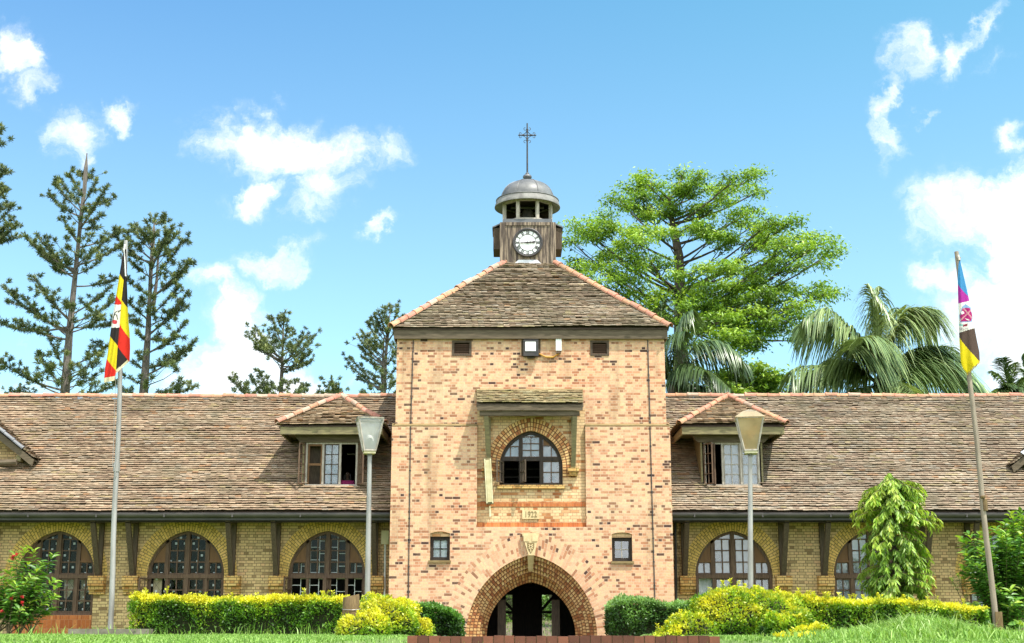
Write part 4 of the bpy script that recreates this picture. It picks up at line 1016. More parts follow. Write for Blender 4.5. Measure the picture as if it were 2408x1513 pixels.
# ================================================================== lamps
def lamp(u, v0, vt, vb, w0, w1, Y, yaw, glass, label, cap, vbot):
    c = P(u, (vt+vb)/2, Y); zt_, zb = Z(vt, Y), Z(vb, Y); sc = abs(X(u+1, vt, Y)-X(u, vt, Y)); gz = G(c.x, Y)
    L = empty('street_lamp', (c.x, Y, gz), label, 'street lamp', 'lantern lamps on poles')
    mb = MB(); pb = P(vbot[0], vbot[1], Y); pt = P(u, vb+8, Y); d = (pb-pt); d = d/abs(d.z); foot = pt+d*(pt.z-gz+.1)
    mb.tube([foot, foot.lerp(pt, .45), pt], [.062, .058, .046], 12); mb.build('pole', MT['pole_metal'], L, smooth=True)
    mb = MB(); mb.tube([pt-Vector((0, 0, .05)), pt+Vector((0, 0, .08))], [.06, .05], 10); mb.build('collar', MT['lead_pale'], L, smooth=True)
    hw, hb = w0*sc/2, w1*sc/2; cx = c.x
    R = lambda x, y, z: Vector((cx+x*math.cos(yaw)-y*math.sin(yaw), Y+x*math.sin(yaw)+y*math.cos(yaw), z))
    top = [R(a*hw, b*hw, zt_) for a, b in ((-1, -1), (1, -1), (1, 1), (-1, 1))]; bot = [R(a*hb, b*hb, zb) for a, b in ((-1, -1), (1, -1), (1, 1), (-1, 1))]
    mb = MB()
    for i in range(4): mb.bar(bot[i], top[i], .028, .028); mb.bar(top[i], top[(i+1) % 4], .03, .03); mb.bar(bot[i], bot[(i+1) % 4], .035, .035)
    ln = mb.build('lantern', MT['wood_pale'], L)
    mb = MB()
    for i in range(4):
        j = (i+1) % 4; q = [bot[i], bot[j], top[j], top[i]]; mb.face(q)
    mb.build('pane', glass, ln)
    mb = MB()
    q = [p+(R(0, 0, zb)-p)*.05 for p in bot]; mb.face(q); mb.face([p-Vector((0, 0, .07)) + (R(0, 0, zb)-p)*.12 for p in bot])
    for i in range(4): mb.face([q[i], q[(i+1) % 4], bot[(i+1) % 4]-Vector((0, 0, .07)), bot[i]-Vector((0, 0, .07))])
    mb.build('base_plate', MT['cream_paint'], ln)
    mb = MB(); ap = R(0, 0, zt_+(.22 if cap else .05)); e = [R(a*(hw+.04), b*(hw+.04), zt_+.01) for a, b in ((-1, -1), (1, -1), (1, 1), (-1, 1))]
    mid = [R(a*hw*.55, b*hw*.55, zt_+(.15 if cap else .04)) for a, b in ((-1, -1), (1, -1), (1, 1), (-1, 1))]
    for i in range(4): j = (i+1) % 4; mb.face([e[i], e[j], mid[j], mid[i]]); mb.face([mid[i], mid[j], ap])
    mb.face(e[::-1]); mb.build('lid', glass if cap else MT['glass'], ln)
    mb = MB(); z0 = zb+.05; mb.lathe([(.03, 0), (.05, .05), (.085, .14), (.09, .2), (.06, .27), (0, .3)], (cx, Y, z0), 14); mb.build('bulb', MT['white_paint'], ln, smooth=True)
lamp(869.5, 985, 986, 1060, 58, 27, -6.5, math.radians(11), MT['lamp_glass'], 'lamp post with a clear white lantern and flat lid left of the tower', False, (864, 1400))
lamp(1764, 985, 986, 1060, 62, 30, -6.5, math.radians(-8), MT['lamp_amber'], 'lamp post with an amber lantern and pointed lid right of the tower', True, (1765, 1385))

# ================================================================== flags
def pole(pts, Y, r, label, mat):
    p0, p1 = P(*pts[0], Y), P(*pts[1], Y); gz = G(p0.x, Y)
    o = empty('flagpole', (p0.x, Y, gz), label, 'flagpole', 'flagpoles')
    d = (p0-p1)/(p1.z-p0.z); f = p0+d*(p0.z-gz+.15)
    mb = MB(); K = 12; mb.tube([f.lerp(p1, k/K)+Vector((.012*math.sin(k*1.3), 0, 0)) for k in range(K+1)], [r*(1.1-.28*k/K) for k in range(K+1)], 10); mb.build('pole', mat, o, smooth=True)
    return o, f, p1
YF = -6.0
fp, f0_, p1_ = pole([(259, 1478), (296, 566)], YF, .055, 'pale metal flagpole carrying the black yellow and red flag', MT['pole_metal'])
mb = MB(); c = f0_.lerp(p1_, .42); mb.tube([c+Vector((0, 0, -.1)), c+Vector((0, 0, .1))], .075, 8); mb.bar(c+Vector((.02, -.07, -.22)), c+Vector((-.03, -.07, .05)), .02, .02); mb.build('cleat', MT['pole_metal'], fp)
mb = MB(); mb.tube([f0_.lerp(p1_, .42)+Vector((-.075, -.05, 0)), f0_.lerp(p1_, .7)+Vector((-.09, -.05, 0)), f0_.lerp(p1_, .98)+Vector((-.06, -.05, 0))], .006, 5); mb.build('halyard', MT['pole_metal'], fp)
mb = MB(); mb.box(X(160, 1485, -7), X(350, 1485, -7), -7, -5.4, 1.42, Z(1479, -7)); mb.build('base_slab', MT['concrete'], fp, bevel=.02)
fq, f2_, p2_ = pole([(2343, 1482), (2249, 592)], YF, .058, 'brown leaning flagpole carrying the university flag', MT['pole_wood'])
mb = MB(); c = f2_.lerp(p2_, .345); mb.tube([c+Vector((.03, -.03, -.2)), c+Vector((.03, -.03, .05))], .06, 8); mb.lathe([(.03, -.03), (.06, -.01), (.06, .03), (.03, .04)], (c.x-.01, c.y-.06, c.z+.09), 10); mb.build('cleat', MT['stump'], fq)
mb = MB(); mb.box(f2_.x-.03, f2_.x+.12, YF-.08, YF+.08, 1.4, 1.4+.55); mb.build('base_post', MT['stump'], fq, bevel=.01)

def interp(poly, y):
    for (xa, ya), (xb, yb) in zip(poly, poly[1:]):
        if y <= yb: return xa+(xb-xa)*(y-ya)/(yb-ya)
    return poly[-1][0]
def seg_d(p, pl):
    m = 1e9
    for a, b in zip(pl, pl[1:]):
        dx, dy = b[0]-a[0], b[1]-a[1]; t = max(0, min(1, ((p[0]-a[0])*dx+(p[1]-a[1])*dy)/(dx*dx+dy*dy+1e-9))); m = min(m, math.hypot(p[0]-a[0]-t*dx, p[1]-a[1]-t*dy))
    return m
def cloth_panel(mb, cr, L, R, yL, yR, y0, Y, bands, deco, fold, nr=200, nc=34):
    """hanging cloth between two edges (crop pixels), bands [(left y, right y, colour)]"""
    def pt(s, t):
        yl = y0+(yL-y0)*t; yr = y0+(yR-y0)*t; xl = interp(L, yl); xr = interp(R, yr)
        x = xl+(xr-xl)*s; yy = yl+(yr-yl)*s; return x, yy
    grid = []
    for i in range(nr+1):
        row = []
        for j in range(nc+1):
            x, yy = pt(j/nc, i/nr); u, v = cr(x, yy); row.append(P(u, v, Y+fold(j/nc, i/nr)))
        grid.append(row)
    for i in range(nr):
        for j in range(nc):
            s = (j+.5)/nc; x, yy = pt(s, (i+.5)/nr); col = bands[-1][2]
            for bl, br, c in bands:
                if yy < bl+(br-bl)*s: col = c; break
            col = deco(x, yy, col, s)
            mb.face([grid[i][j], grid[i][j+1], grid[i+1][j+1], grid[i+1][j]], col=col)
BK, YE, RD, WH, FR = (.03, .025, .025), (.66, .52, .02), (.60, .03, .02), (.74, .70, .66), (.66, .58, .40)
cr = crop(240, 580, 3.783)
fl_ = empty('flag', P(*cr(270, 165), YF), 'limp black yellow and red striped flag with a white disc', 'flag', 'flags hanging limp')
AL = [(262, 165), (230, 350), (190, 600), (160, 780), (135, 960), (105, 1180), (85, 1290), (74, 1420)]
AR = [(274, 165), (268, 350), (262, 450), (245, 620), (238, 680), (217, 960), (205, 1080), (190, 1300), (176, 1400)]
BR = [(286, 165), (292, 450), (300, 690), (308, 850), (320, 960), (323, 1100), (318, 1230)]
def crane(x, y, c, s):
    if c != WH: return c
    if min(seg_d((x, y), [(240, 742), (200, 748), (180, 765), (168, 800), (160, 835)]), seg_d((x, y), [(178, 778), (196, 788), (204, 825)]), seg_d((x, y), [(238, 735), (212, 758)])) < 4.5: return (.06, .05, .04)
    if ((x-177)/26)**2+((y-852)/20)**2 < 1: return (.5, .06, .07)
    return c
mb = MB(); cloth_panel(mb, cr, AL, AR, 1425, 1405, 165, YF-.11, [(395, 455, BK), (600, 665, YE), (690, 685, RD), (905, 905, WH), (985, 1078, BK), (1200, 1312, YE), (1382, 1362, RD), (9999, 9999, FR)], crane, lambda s, t: -.10*math.sin(s*math.pi)*t+.02*math.sin(t*17+s*5)*t+.03*math.sin(s*11+t*5)*t); mb.build('front_fold', MT['cloth'], fl_, smooth=True)
mb = MB(); cloth_panel(mb, cr, AR, BR, 1345, 1222, 165, YF-.10, [(640, 718, BK), (868, 1010, YE), (1085, 1232, RD), (1305, 1192, BK), (9999, 9999, FR)], lambda x, y, c, s: c, lambda s, t: .03+.05*math.sin(s*math.pi)*t-.06*math.sin(s*6)*t*.4); mb.build('rear_fold', MT['cloth'], fl_, smooth=True)
mb = MB(); mb.tube([P(*cr(272, 120), YF-.07), P(*cr(266, 170), YF-.1), P(*cr(280, 420), YF-.1)], .016, 6); mb.build('hoist_rope', MT['white_paint'], fl_)
cr2 = crop(2360, 600, 4.2)
f2 = empty('flag', P(*cr2(160, 215), YF), 'limp blue, purple, brown and yellow flag with a white crest', 'flag', 'flags hanging limp')
UL = [(156, 210), (146, 330), (144, 460), (148, 640), (153, 800), (157, 960), (163, 1100), (176, 1280), (196, 1350), (240, 1400)]
UR = [(168, 210), (205, 370), (240, 520), (268, 650), (290, 760), (320, 920), (345, 1050), (372, 1180), (376, 1290)]
BL, MG, UW, BR_, UY = (.05, .22, .45), (.36, .03, .28), (.72, .68, .64), (.085, .055, .045), (.68, .52, .015)
def inpoly(p, poly):
    r = False; n = len(poly)
    for i in range(n):
        (xa, ya), (xb, yb) = poly[i], poly[(i+1) % n]
        if (ya > p[1]) != (yb > p[1]) and p[0] < xa+(xb-xa)*(p[1]-ya)/(yb-ya): r = not r
    return r
SHP = [(196, 716), (268, 712), (300, 790), (284, 852), (178, 858), (166, 800)]; HAL = [(190, 700), (225, 672), (278, 705), (312, 790), (292, 862), (170, 868), (158, 800)]
def crest(x, y, c, s):
    if c != UW: return c
    if min(seg_d((x, y), [(165, 850), (292, 730)]), seg_d((x, y), [(205, 718), (302, 830)])) < 5.5 and min(seg_d((x, y), [(165, 850), (292, 730)]), seg_d((x, y), [(205, 718), (302, 830)])) > 2: return (.66, .45, .40)
    if inpoly((x, y), [(174, 760), (200, 742), (213, 768), (188, 784)]): return (.72, .70, .68)
    if inpoly((x, y), [(222, 822), (262, 836), (268, 846), (240, 840)]): return (.72, .70, .68)
    if inpoly((x, y), SHP): return (.33, .02, .13)
    if inpoly((x, y), HAL): return (.22, .33, .52)
    if inpoly((x, y), [(158, 878), (200, 884), (198, 908), (158, 903)]): return (.25, .45, .42)
    if inpoly((x, y), [(200, 890), (248, 878), (244, 905), (198, 914)]): return (.20, .03, .05)
    return c
mb = MB(); cloth_panel(mb, cr2, UL, UR, 1400, 1272, 210, YF-.12, [(465, 590, BL), (668, 640, MG), (975, 925, UW), (1022, 1290, BR_), (9999, 9999, UY)], crest, lambda s, t: -.12*math.sin(s*math.pi)*t+.02*math.sin(t*13+s*4)*t+.032*math.sin(s*10+t*5)*t, 220, 44); cl = mb.build('cloth', MT['cloth'], f2, smooth=True)
a, b = P(*cr2(158, 937), YF-.25), P(*cr2(253, 935), YF-.25)
tm = text_mesh('flag_lettering', 'ERSITY', .098, (a+b)/2+Vector((.01, .02, 0)), MT['iron'], cl, .002, sx=.62)
mb = MB(); r = random.Random(2)
for k in range(26):
    s = k/25; e = P(*cr2(240+136*s, 1398-128*s), YF-.14); mb.bar(e+Vector((0, 0, .02)), e+Vector((r.uniform(-.01, .01), 0, -.05)), .008, .008, col=(.55, .40, .03))
mb.build('fringe', MT['painted'], cl)
mb = MB(); mb.tube([P(*cr2(148, 165), YF-.07), P(*cr2(155, 185), YF-.1), P(*cr2(162, 215), YF-.12)], .03, 6); mb.bar(P(*cr2(150, 178), YF-.1), P(*cr2(178, 190), YF-.1), .02, .02); mb.build('hoist_rope', MT['wood_pale'], f2)

# ================================================================== person at the dormer window
hx = P(818, 1112, 2.1); fx, fy, fz = hx.x, 2.1, 4.36; Hh = hx.z-fz+.06
pe = empty('person', (fx, fy, fz), 'person with long dark hair in a pink top inside the left dormer window', 'person')
k = Hh/1.62
def skin_obj(name, verts, edges, radii, mat, parent, root=0):
    me = bpy.data.meshes.new(name); me.from_pydata([(fx+x*k, fy+y*k, fz+z*k) for x, y, z in verts], edges, [])
    o = link(name, me, parent); md = o.modifiers.new('skin', 'SKIN'); 
    for i, r_ in enumerate(radii): me.skin_vertices[0].data[i].radius = (r_*k, r_*k)
    me.skin_vertices[0].data[root].use_root = True
    o.modifiers.new('sub', 'SUBSURF').levels = 2; o.modifiers['sub'].render_levels = 2
    me.materials.append(mat); return o
simple('skin', (.10, .055, .035), (.085, .045, .03), 8, .5, .4, bmp=0)
simple('pink_top', (.55, .06, .22), (.48, .05, .19), 10, .8, .1)
simple('dark_trousers', (.03, .03, .05), (.02, .02, .035), 10, .8, .1)
simple('hair', (.012, .009, .008), (.02, .015, .012), 30, .5, .4, stretch=(4, 4, 1))
bv = [(0, 0, .86), (0, 0, 1.05), (0, 0, 1.25), (0, 0, 1.34), (0, -.01, 1.42), (0, -.03, 1.50), (0, -.02, 1.57),
      (-.08, 0, .80), (-.09, 0, .45), (-.09, .01, .08), (-.09, -.11, .03), (.08, 0, .80), (.09, 0, .45), (.09, .01, .08), (.09, -.11, .03),
      (-.15, 0, 1.28), (-.20, .0, 1.03), (-.17, -.15, .85), (-.15, -.22, .80), (.15, 0, 1.28), (.20, 0, 1.03), (.17, -.15, .85), (.15, -.22, .80)]
be = [(0, 1), (1, 2), (2, 3), (3, 4), (4, 5), (5, 6), (0, 7), (7, 8), (8, 9), (9, 10), (0, 11), (11, 12), (12, 13), (13, 14), (2, 15), (15, 16), (16, 17), (17, 18), (2, 19), (19, 20), (20, 21), (21, 22)]
br = [.125, .10, .11, .05, .05, .085, .07, .085, .055, .04, .03, .085, .055, .04, .03, .055, .042, .03, .035, .055, .042, .03, .035]
skin_obj('body', bv, be, br, MT['skin'], pe)
skin_obj('top', [bv[0], bv[1], bv[2], (0, 0, 1.32), bv[15], (-.185, 0, 1.1), bv[19], (.185, 0, 1.1)], [(0, 1), (1, 2), (2, 3), (2, 4), (4, 5), (2, 6), (6, 7)], [.145, .12, .13, .075, .072, .06, .072, .06], MT['pink_top'], pe)
skin_obj('trousers', [bv[0], bv[7], bv[8], (-.09, .01, .12), bv[11], bv[12], (.09, .01, .12)], [(0, 1), (1, 2), (2, 3), (0, 4), (4, 5), (5, 6)], [.14, .105, .075, .06, .105, .075, .06], MT['dark_trousers'], pe)
skin_obj('hair', [(0, .0, 1.60), (0, .05, 1.53), (0, .07, 1.38), (0, .07, 1.15), (-.075, .0, 1.50), (-.095, -.01, 1.32), (.075, .0, 1.50), (.095, -.01, 1.32)], [(0, 1), (1, 2), (2, 3), (0, 4), (4, 5), (0, 6), (6, 7)], [.085, .09, .08, .05, .045, .035, .045, .035], MT['hair'], pe)
mb = MB()
for sx in (-1, 1): mb.lathe([(0, -.008), (.011, 0), (0, .008)], (fx+sx*.032*k, fy-.112*k, fz+1.515*k), 8)
mb.build('eyes', MT['white_paint'], pe)
# ================================================================== leaves
rg = np.random.default_rng(11)
def nrm(a): return a/np.maximum(np.linalg.norm(a, axis=-1, keepdims=True), 1e-9)
def leaf_arrays(P_, D, Nn, L, W, fold=.25, droop=.0, rows=((0, .12), (.35, 1), (.7, .8), (1, .06))):
    """curved folded leaves; returns V, F (quads)"""
    n = len(P_); D = nrm(D); S = nrm(np.cross(D, Nn)); Nn = np.cross(S, D); L = np.broadcast_to(L, n)[:, None]; W = np.broadcast_to(W, n)[:, None]; dr = np.broadcast_to(droop, n)[:, None]
    vs = []
    for t, w in rows:
        c = P_+D*L*t+np.array([0, 0, -1])*dr*L*t*t
        vs += [c-S*W*w/2+Nn*W*w*fold, c, c+S*W*w/2+Nn*W*w*fold]
    k = len(rows)*3; V = np.stack(vs, 1).reshape(-1, 3); base = np.arange(n)[:, None]*k; fs = []
    for r in range(len(rows)-1):
        for c in (0, 1): fs.append(base+np.array([r*3+c, r*3+c+1, (r+1)*3+c+1, (r+1)*3+c]))
    F = np.stack(fs, 1).reshape(-1, 4); return V, F, (len(rows)-1)*2
def quad_leaves(P_, D, Nn, L, W):
    n = len(P_); D = nrm(D); S = nrm(np.cross(D, Nn)); L = np.broadcast_to(L, n)[:, None]; W = np.broadcast_to(W, n)[:, None]
    V = np.stack([P_, P_+D*L*.5-S*W/2, P_+D*L, P_+D*L*.5+S*W/2], 1).reshape(-1, 3); F = np.arange(n*4).reshape(-1, 4); return V, F, 1
def foliage(name, arr, cols, mat, parent): V, F, k = arr; return npmesh(name, V, F, mat, parent, np.repeat(cols, k, 0))
def rdir(n, up=0.0, bias=None):
    d = rg.normal(size=(n, 3)); d = nrm(d); d[:, 2] += up
    if bias is not None: d = d+bias
    return nrm(d)
def mixcols(stops, t, jit=.15):
    t = np.clip(t, 0, 1)*(len(stops)-1); i = np.minimum(t.astype(int), len(stops)-2); f = (t-i)[:, None]; s = np.array(stops)
    c = s[i]*(1-f)+s[i+1]*f; return c*(1+jit*rg.normal(size=(len(t), 1)))
def nz(P_, s, o=0): return np.array([mnoise.noise(Vector((p[0]*s+o, p[1]*s, p[2]*s))) for p in P_])

GOLD = [(.035, .09, .01), (.08, .20, .014), (.19, .34, .02), (.44, .50, .03), (.64, .60, .035)]
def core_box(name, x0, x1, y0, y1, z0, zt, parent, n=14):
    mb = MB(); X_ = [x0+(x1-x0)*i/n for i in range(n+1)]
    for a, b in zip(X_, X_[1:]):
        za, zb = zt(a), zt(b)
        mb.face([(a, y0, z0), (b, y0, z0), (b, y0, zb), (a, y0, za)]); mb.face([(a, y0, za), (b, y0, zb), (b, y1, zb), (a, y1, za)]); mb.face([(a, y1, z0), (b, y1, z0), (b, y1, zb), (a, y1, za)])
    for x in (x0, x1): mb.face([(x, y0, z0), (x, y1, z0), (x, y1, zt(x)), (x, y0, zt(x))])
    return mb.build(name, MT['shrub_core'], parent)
def shoots(P0, n, L, parent, name='sprig'):
    """upright sprigs with small paired leaves"""
    mb = MB(); ps, ds, ts = [], [], []
    for i in range(n):
        p = Vector(P0[i]); d = Vector((rg.normal()*.35, rg.normal()*.35, 1)).normalized(); l = L*(.5+rg.random()*.8); mb.tube([p, p+d*l], [.004, .002], 4, cap=False)
        for q in np.arange(.15, 1.05, .13):
            for s in range(3): ps.append(p+d*l*q); a = rg.random()*6.28; ds.append((math.cos(a), math.sin(a), .6)); ts.append(.6+.4*q)
    mb.build(name+'_stems', MT['twig'], parent); ps, ds, ts = np.array(ps), np.array(ds), np.array(ts)  # these tubes are the sprig stems; the leaves are a separate mesh
    foliage(name+'_leaves', quad_leaves(ps, ds, rdir(len(ps), .8), .055+.02*rg.random(len(ps)), .028), mixcols(GOLD, ts), MT['leaf'], parent)
def hedge(label, x0, x1, y0, y1, z0, ztop, n, goldness=.0, nshoot=30, name='hedge', cat='hedge', group='clipped hedges', stops=None, lL=.05, lW=.026):
    H = empty(name, ((x0+x1)/2, (y0+y1)/2, z0), label, cat, group); stops = stops or GOLD
    zt = lambda x: ztop(x)
    core_box('inner_core', x0+.13, x1-.13, y0+.14, y1-.12, z0-.1, lambda x: zt(x)-.13, H)  # solid dark core that blocks the view through the leaves
    h = zt((x0+x1)/2)-z0; ar = np.array([(x1-x0)*(y1-y0), (x1-x0)*h, (y1-y0)*h, (y1-y0)*h, (x1-x0)*h*.25]); cnt = (ar/ar.sum()*n).astype(int); pts, nn = [], []
    for k, c in enumerate(cnt):
        a, b = rg.random(c), rg.random(c); x = x0+(x1-x0)*a
        if k == 0: y = y0+(y1-y0)*b; z = np.array([zt(q) for q in x]); nv = (0, 0, 1)
        elif k == 1: y = np.full(c, y0); z = z0+(np.array([zt(q) for q in x])-z0)*b; nv = (0, -1, 0)
        elif k == 4: y = np.full(c, y1); z = z0+(np.array([zt(q) for q in x])-z0)*b; nv = (0, 1, 0)
        else:
            x = np.full(c, x0 if k == 2 else x1); y = y0+(y1-y0)*a; z = z0+(zt(x[0])-z0)*b; nv = (-1 if k == 2 else 1, 0, 0)
        pts.append(np.stack([x, y, z], 1)); nn.append(np.tile(nv, (c, 1)))
    pts = np.concatenate(pts); nn = np.concatenate(nn).astype(float); d1 = nz(pts, 2.6); d2 = nz(pts, 7, 5)
    pts = pts+nn*(d1*.09+d2*.05)[:, None]-nn*(rg.exponential(.045, len(pts)))[:, None]+rg.normal(size=pts.shape)*.015
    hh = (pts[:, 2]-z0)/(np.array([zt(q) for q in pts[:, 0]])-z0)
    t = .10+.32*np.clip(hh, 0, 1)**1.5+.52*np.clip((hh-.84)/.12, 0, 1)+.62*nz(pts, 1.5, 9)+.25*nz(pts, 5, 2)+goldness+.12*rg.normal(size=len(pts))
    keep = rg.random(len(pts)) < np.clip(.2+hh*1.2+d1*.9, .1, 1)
    pts, nn, t = pts[keep], nn[keep], t[keep]
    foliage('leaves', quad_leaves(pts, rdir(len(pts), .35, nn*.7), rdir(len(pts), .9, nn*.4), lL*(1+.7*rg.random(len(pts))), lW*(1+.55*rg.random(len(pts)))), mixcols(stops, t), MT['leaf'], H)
    top = pts[hh[keep] > .93]
    if nshoot: shoots(top[rg.choice(len(top), nshoot)], nshoot, .16, H)
    return H
def blob_shrub(name, label, cat, blobs, n, stops, tfun, leafL=.06, leafW=.032, nshoot=25, gz=None, mat='leaf', rough=.10, group=None):
    """union of leafy lobes; blobs (cx, cy, cz, rx, ry, rz)"""
    B = np.array(blobs); c0 = B[0]; z0 = gz if gz is not None else G(c0[0], c0[1])
    S = empty(name, (B[:, 0].mean(), B[:, 1].mean(), z0), label, cat, group or {'golden_shrub': 'golden shrubs', 'clipped_bush': 'clipped bushes by the arch'}.get(name))
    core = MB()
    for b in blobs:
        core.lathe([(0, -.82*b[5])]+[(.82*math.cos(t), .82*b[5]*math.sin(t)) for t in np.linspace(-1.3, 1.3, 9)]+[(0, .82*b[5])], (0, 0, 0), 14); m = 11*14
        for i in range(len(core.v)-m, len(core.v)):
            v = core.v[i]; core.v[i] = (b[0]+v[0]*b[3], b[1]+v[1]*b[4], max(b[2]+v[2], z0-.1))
    core.build('inner_core', MT['shrub_core'], S)  # dark solid lobes filling the inside so nothing shows through
    ar = B[:, 3]*B[:, 5]+B[:, 4]*B[:, 5]; cnt = (ar/ar.sum()*n*1.6).astype(int); pts, nn = [], []
    for b, c in zip(B, cnt):
        d = rdir(c); p = b[:3]+d*b[3:]; pts.append(p); nn.append(nrm(d/b[3:]))
    pts = np.concatenate(pts); nn = np.concatenate(nn)
    ins = np.zeros(len(pts), bool)
    for b in B: ins |= (((pts-b[:3])/(b[3:]*.93))**2).sum(1) < 1
    ok = ~ins & (pts[:, 2] > z0); pts, nn = pts[ok], nn[ok]
    d1 = nz(pts, 3, 2); pts = pts+nn*(d1*rough*1.4+nz(pts, 8)*rough*.6-rg.exponential(rough*.45, len(pts)))[:, None]
    t = tfun(pts, nn)+.10*rg.normal(size=len(pts))
    foliage('leaves', quad_leaves(pts, rdir(len(pts), .3, nn*.7), rdir(len(pts), .8, nn*.4), leafL*(.7+.6*rg.random(len(pts))), leafW*(.7+.6*rg.random(len(pts)))), mixcols(stops, t), MT[mat], S)
    if nshoot:
        top = pts[nn[:, 2] > .5]; shoots(top[rg.choice(len(top), nshoot)], nshoot, .15, S)
    return S
# clipped hedges
hy = -6.6
hl0, hl1 = X(306, 1440, hy), X(812, 1440, hy); zl = lambda x: Z(1408, hy)+.03*math.sin(x*2.1)+.05*sst(hl0+.3, hl0, x)
hedge('long clipped yellow green hedge on the lawn left of the path', hl0, hl1, hy, hy+1.0, 1.5, zl, 26000, .02, 26)
hr0, hr1 = X(1830, 1440, -7.2), X(2322, 1440, -7.2); zr = lambda x: Z(1402, -7.2)-(x-hr0)/(hr1-hr0)*.24+.03*math.sin(x*2.7)
hedge('long clipped yellow green hedge right of the path, sloping down to the leaning flagpole', hr0, hr1, -7.2, -6.1, 1.5, zr, 26000, .0, 34)
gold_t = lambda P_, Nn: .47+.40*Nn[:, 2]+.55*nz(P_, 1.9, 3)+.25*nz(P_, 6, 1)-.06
def ell(u, v, Y, ru, rv, ry=None):
    c = P(u, v, Y); s = abs(X(u+1, v, Y)-c.x); return (c.x, Y, c.z, ru*s, ry or ru*s*.8, rv*s)
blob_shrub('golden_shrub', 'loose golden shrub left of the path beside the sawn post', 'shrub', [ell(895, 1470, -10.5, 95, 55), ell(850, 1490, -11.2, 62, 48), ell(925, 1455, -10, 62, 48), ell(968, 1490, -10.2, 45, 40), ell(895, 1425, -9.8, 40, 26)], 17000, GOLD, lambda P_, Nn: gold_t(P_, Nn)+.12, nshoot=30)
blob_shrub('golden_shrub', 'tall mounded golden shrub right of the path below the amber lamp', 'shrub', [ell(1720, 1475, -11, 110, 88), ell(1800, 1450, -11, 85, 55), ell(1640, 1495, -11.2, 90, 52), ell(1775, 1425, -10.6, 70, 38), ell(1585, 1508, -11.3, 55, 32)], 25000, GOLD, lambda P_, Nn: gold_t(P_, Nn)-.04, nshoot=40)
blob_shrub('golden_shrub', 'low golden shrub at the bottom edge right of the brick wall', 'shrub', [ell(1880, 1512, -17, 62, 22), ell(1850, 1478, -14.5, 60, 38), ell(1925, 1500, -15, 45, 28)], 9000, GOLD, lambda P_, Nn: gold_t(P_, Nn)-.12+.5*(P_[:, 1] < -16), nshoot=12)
GRN = [(.012, .035, .006), (.03, .085, .012), (.06, .16, .02), (.11, .25, .04)]
GRN2 = [(.02, .05, .012), (.05, .12, .02), (.12, .24, .05), (.24, .40, .13)]
def bush(label, u0, u1, v0, sl, y0, y1, n, stops, tone, lL, lW):
    xa, xb = X(u0, 1460, y0), X(u1, 1460, y0); z0 = min(G((xa+xb)/2, y0), 1.3)
    zt = lambda x: Z(v0, y0)+sl*(x-xa)/(xb-xa)+.05*math.sin((x-xa)*3.1)-.10*sst(.25, 0, min(x-xa, xb-x))
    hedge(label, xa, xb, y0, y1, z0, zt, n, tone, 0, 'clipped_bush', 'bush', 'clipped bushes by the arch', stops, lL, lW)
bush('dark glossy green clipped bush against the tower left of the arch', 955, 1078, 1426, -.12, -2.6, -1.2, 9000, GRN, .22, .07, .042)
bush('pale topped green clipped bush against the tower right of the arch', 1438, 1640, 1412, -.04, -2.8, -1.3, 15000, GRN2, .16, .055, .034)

# ------------------------------------------------------------------ broad-leaved shrubs
LB = [(.03, .09, .012), (.065, .17, .022), (.12, .27, .035), (.30, .42, .05)]
def leafy_shrub(name, label, stems, leafL, leafW, per, cat='shrub', stops=LB, droop=.25, step=.055, flowers=(), base=None, side=3):
    b0 = stems[0][0]; S = empty(name, (b0.x, b0.y, G(b0.x, b0.y)), label, cat)
    mb = MB(); ps, ds, ns, ts = [], [], [], []
    for b, tip in stems:
        mid = b.lerp(tip, .5)+Vector((rg.normal()*.05, rg.normal()*.05, .08)); pts = []
        for k in range(9):
            t = k/8; pts.append(b*(1-t)**2+mid*2*t*(1-t)+tip*t*t)
        mb.tube(pts, [.014*(1-.75*k/8) for k in range(9)], 5, cap=False)
        L = (tip-b).length; n = int(L*per/step); a0 = rg.random()*6
        for i in range(n):
            t = 1-per*i/n; q = t*8; j = min(int(q), 7); p = pts[j].lerp(pts[j+1], q-j); d = (pts[j+1]-pts[j]).normalized()
            for s in range(2):
                a = a0+i*1.57+s*math.pi+rg.normal()*.3; o = Vector((math.cos(a), math.sin(a), 0)); o = (o+d*(.35+.5*(i < 3))).normalized()
                ps.append(p); ds.append(o); ns.append((d+Vector((0, 0, .3)))); ts.append(.35+.5*(i < 4)*rg.random()+.25*rg.normal()*.5+.2*t)
    mb.build('stem', MT['twig'], S)
    ps, ds, ns, ts = np.array(ps), np.array(ds), np.array(ns), np.array(ts); n = len(ps)
    foliage('leaves', leaf_arrays(ps, ds, ns+rg.normal(size=ns.shape)*.25, leafL*(.6+.6*rg.random(n)), leafW*(.7+.5*rg.random(n)), .22, droop*(.6+.8*rg.random(n))), mixcols(stops, ts), MT['leaf'], S)
    for f in flowers:
        m = 46; p = np.array(f)+rdir(m, .4)*.035*rg.random((m, 1)); foliage('flower', quad_leaves(p, rdir(m, .5), rdir(m, .8), .038, .026), np.array([(.62, .05, .06)])*(.7+.5*rg.random((m, 1))), MT['leaf'], S)
    return S
def stems_px(base_px, tips, Y, dy=.6):
    out = []
    for i, (u, v) in enumerate(tips):
        bu, bv_ = base_px[i % len(base_px)]; b = P(bu, bv_, Y+rg.normal()*.15); b.z = G(b.x, b.y); out.append((b, P(u, v, Y+rg.uniform(-dy, dy))))
    return out
fy_ = -5.2; c7 = crop(0, 1360, 6.1)
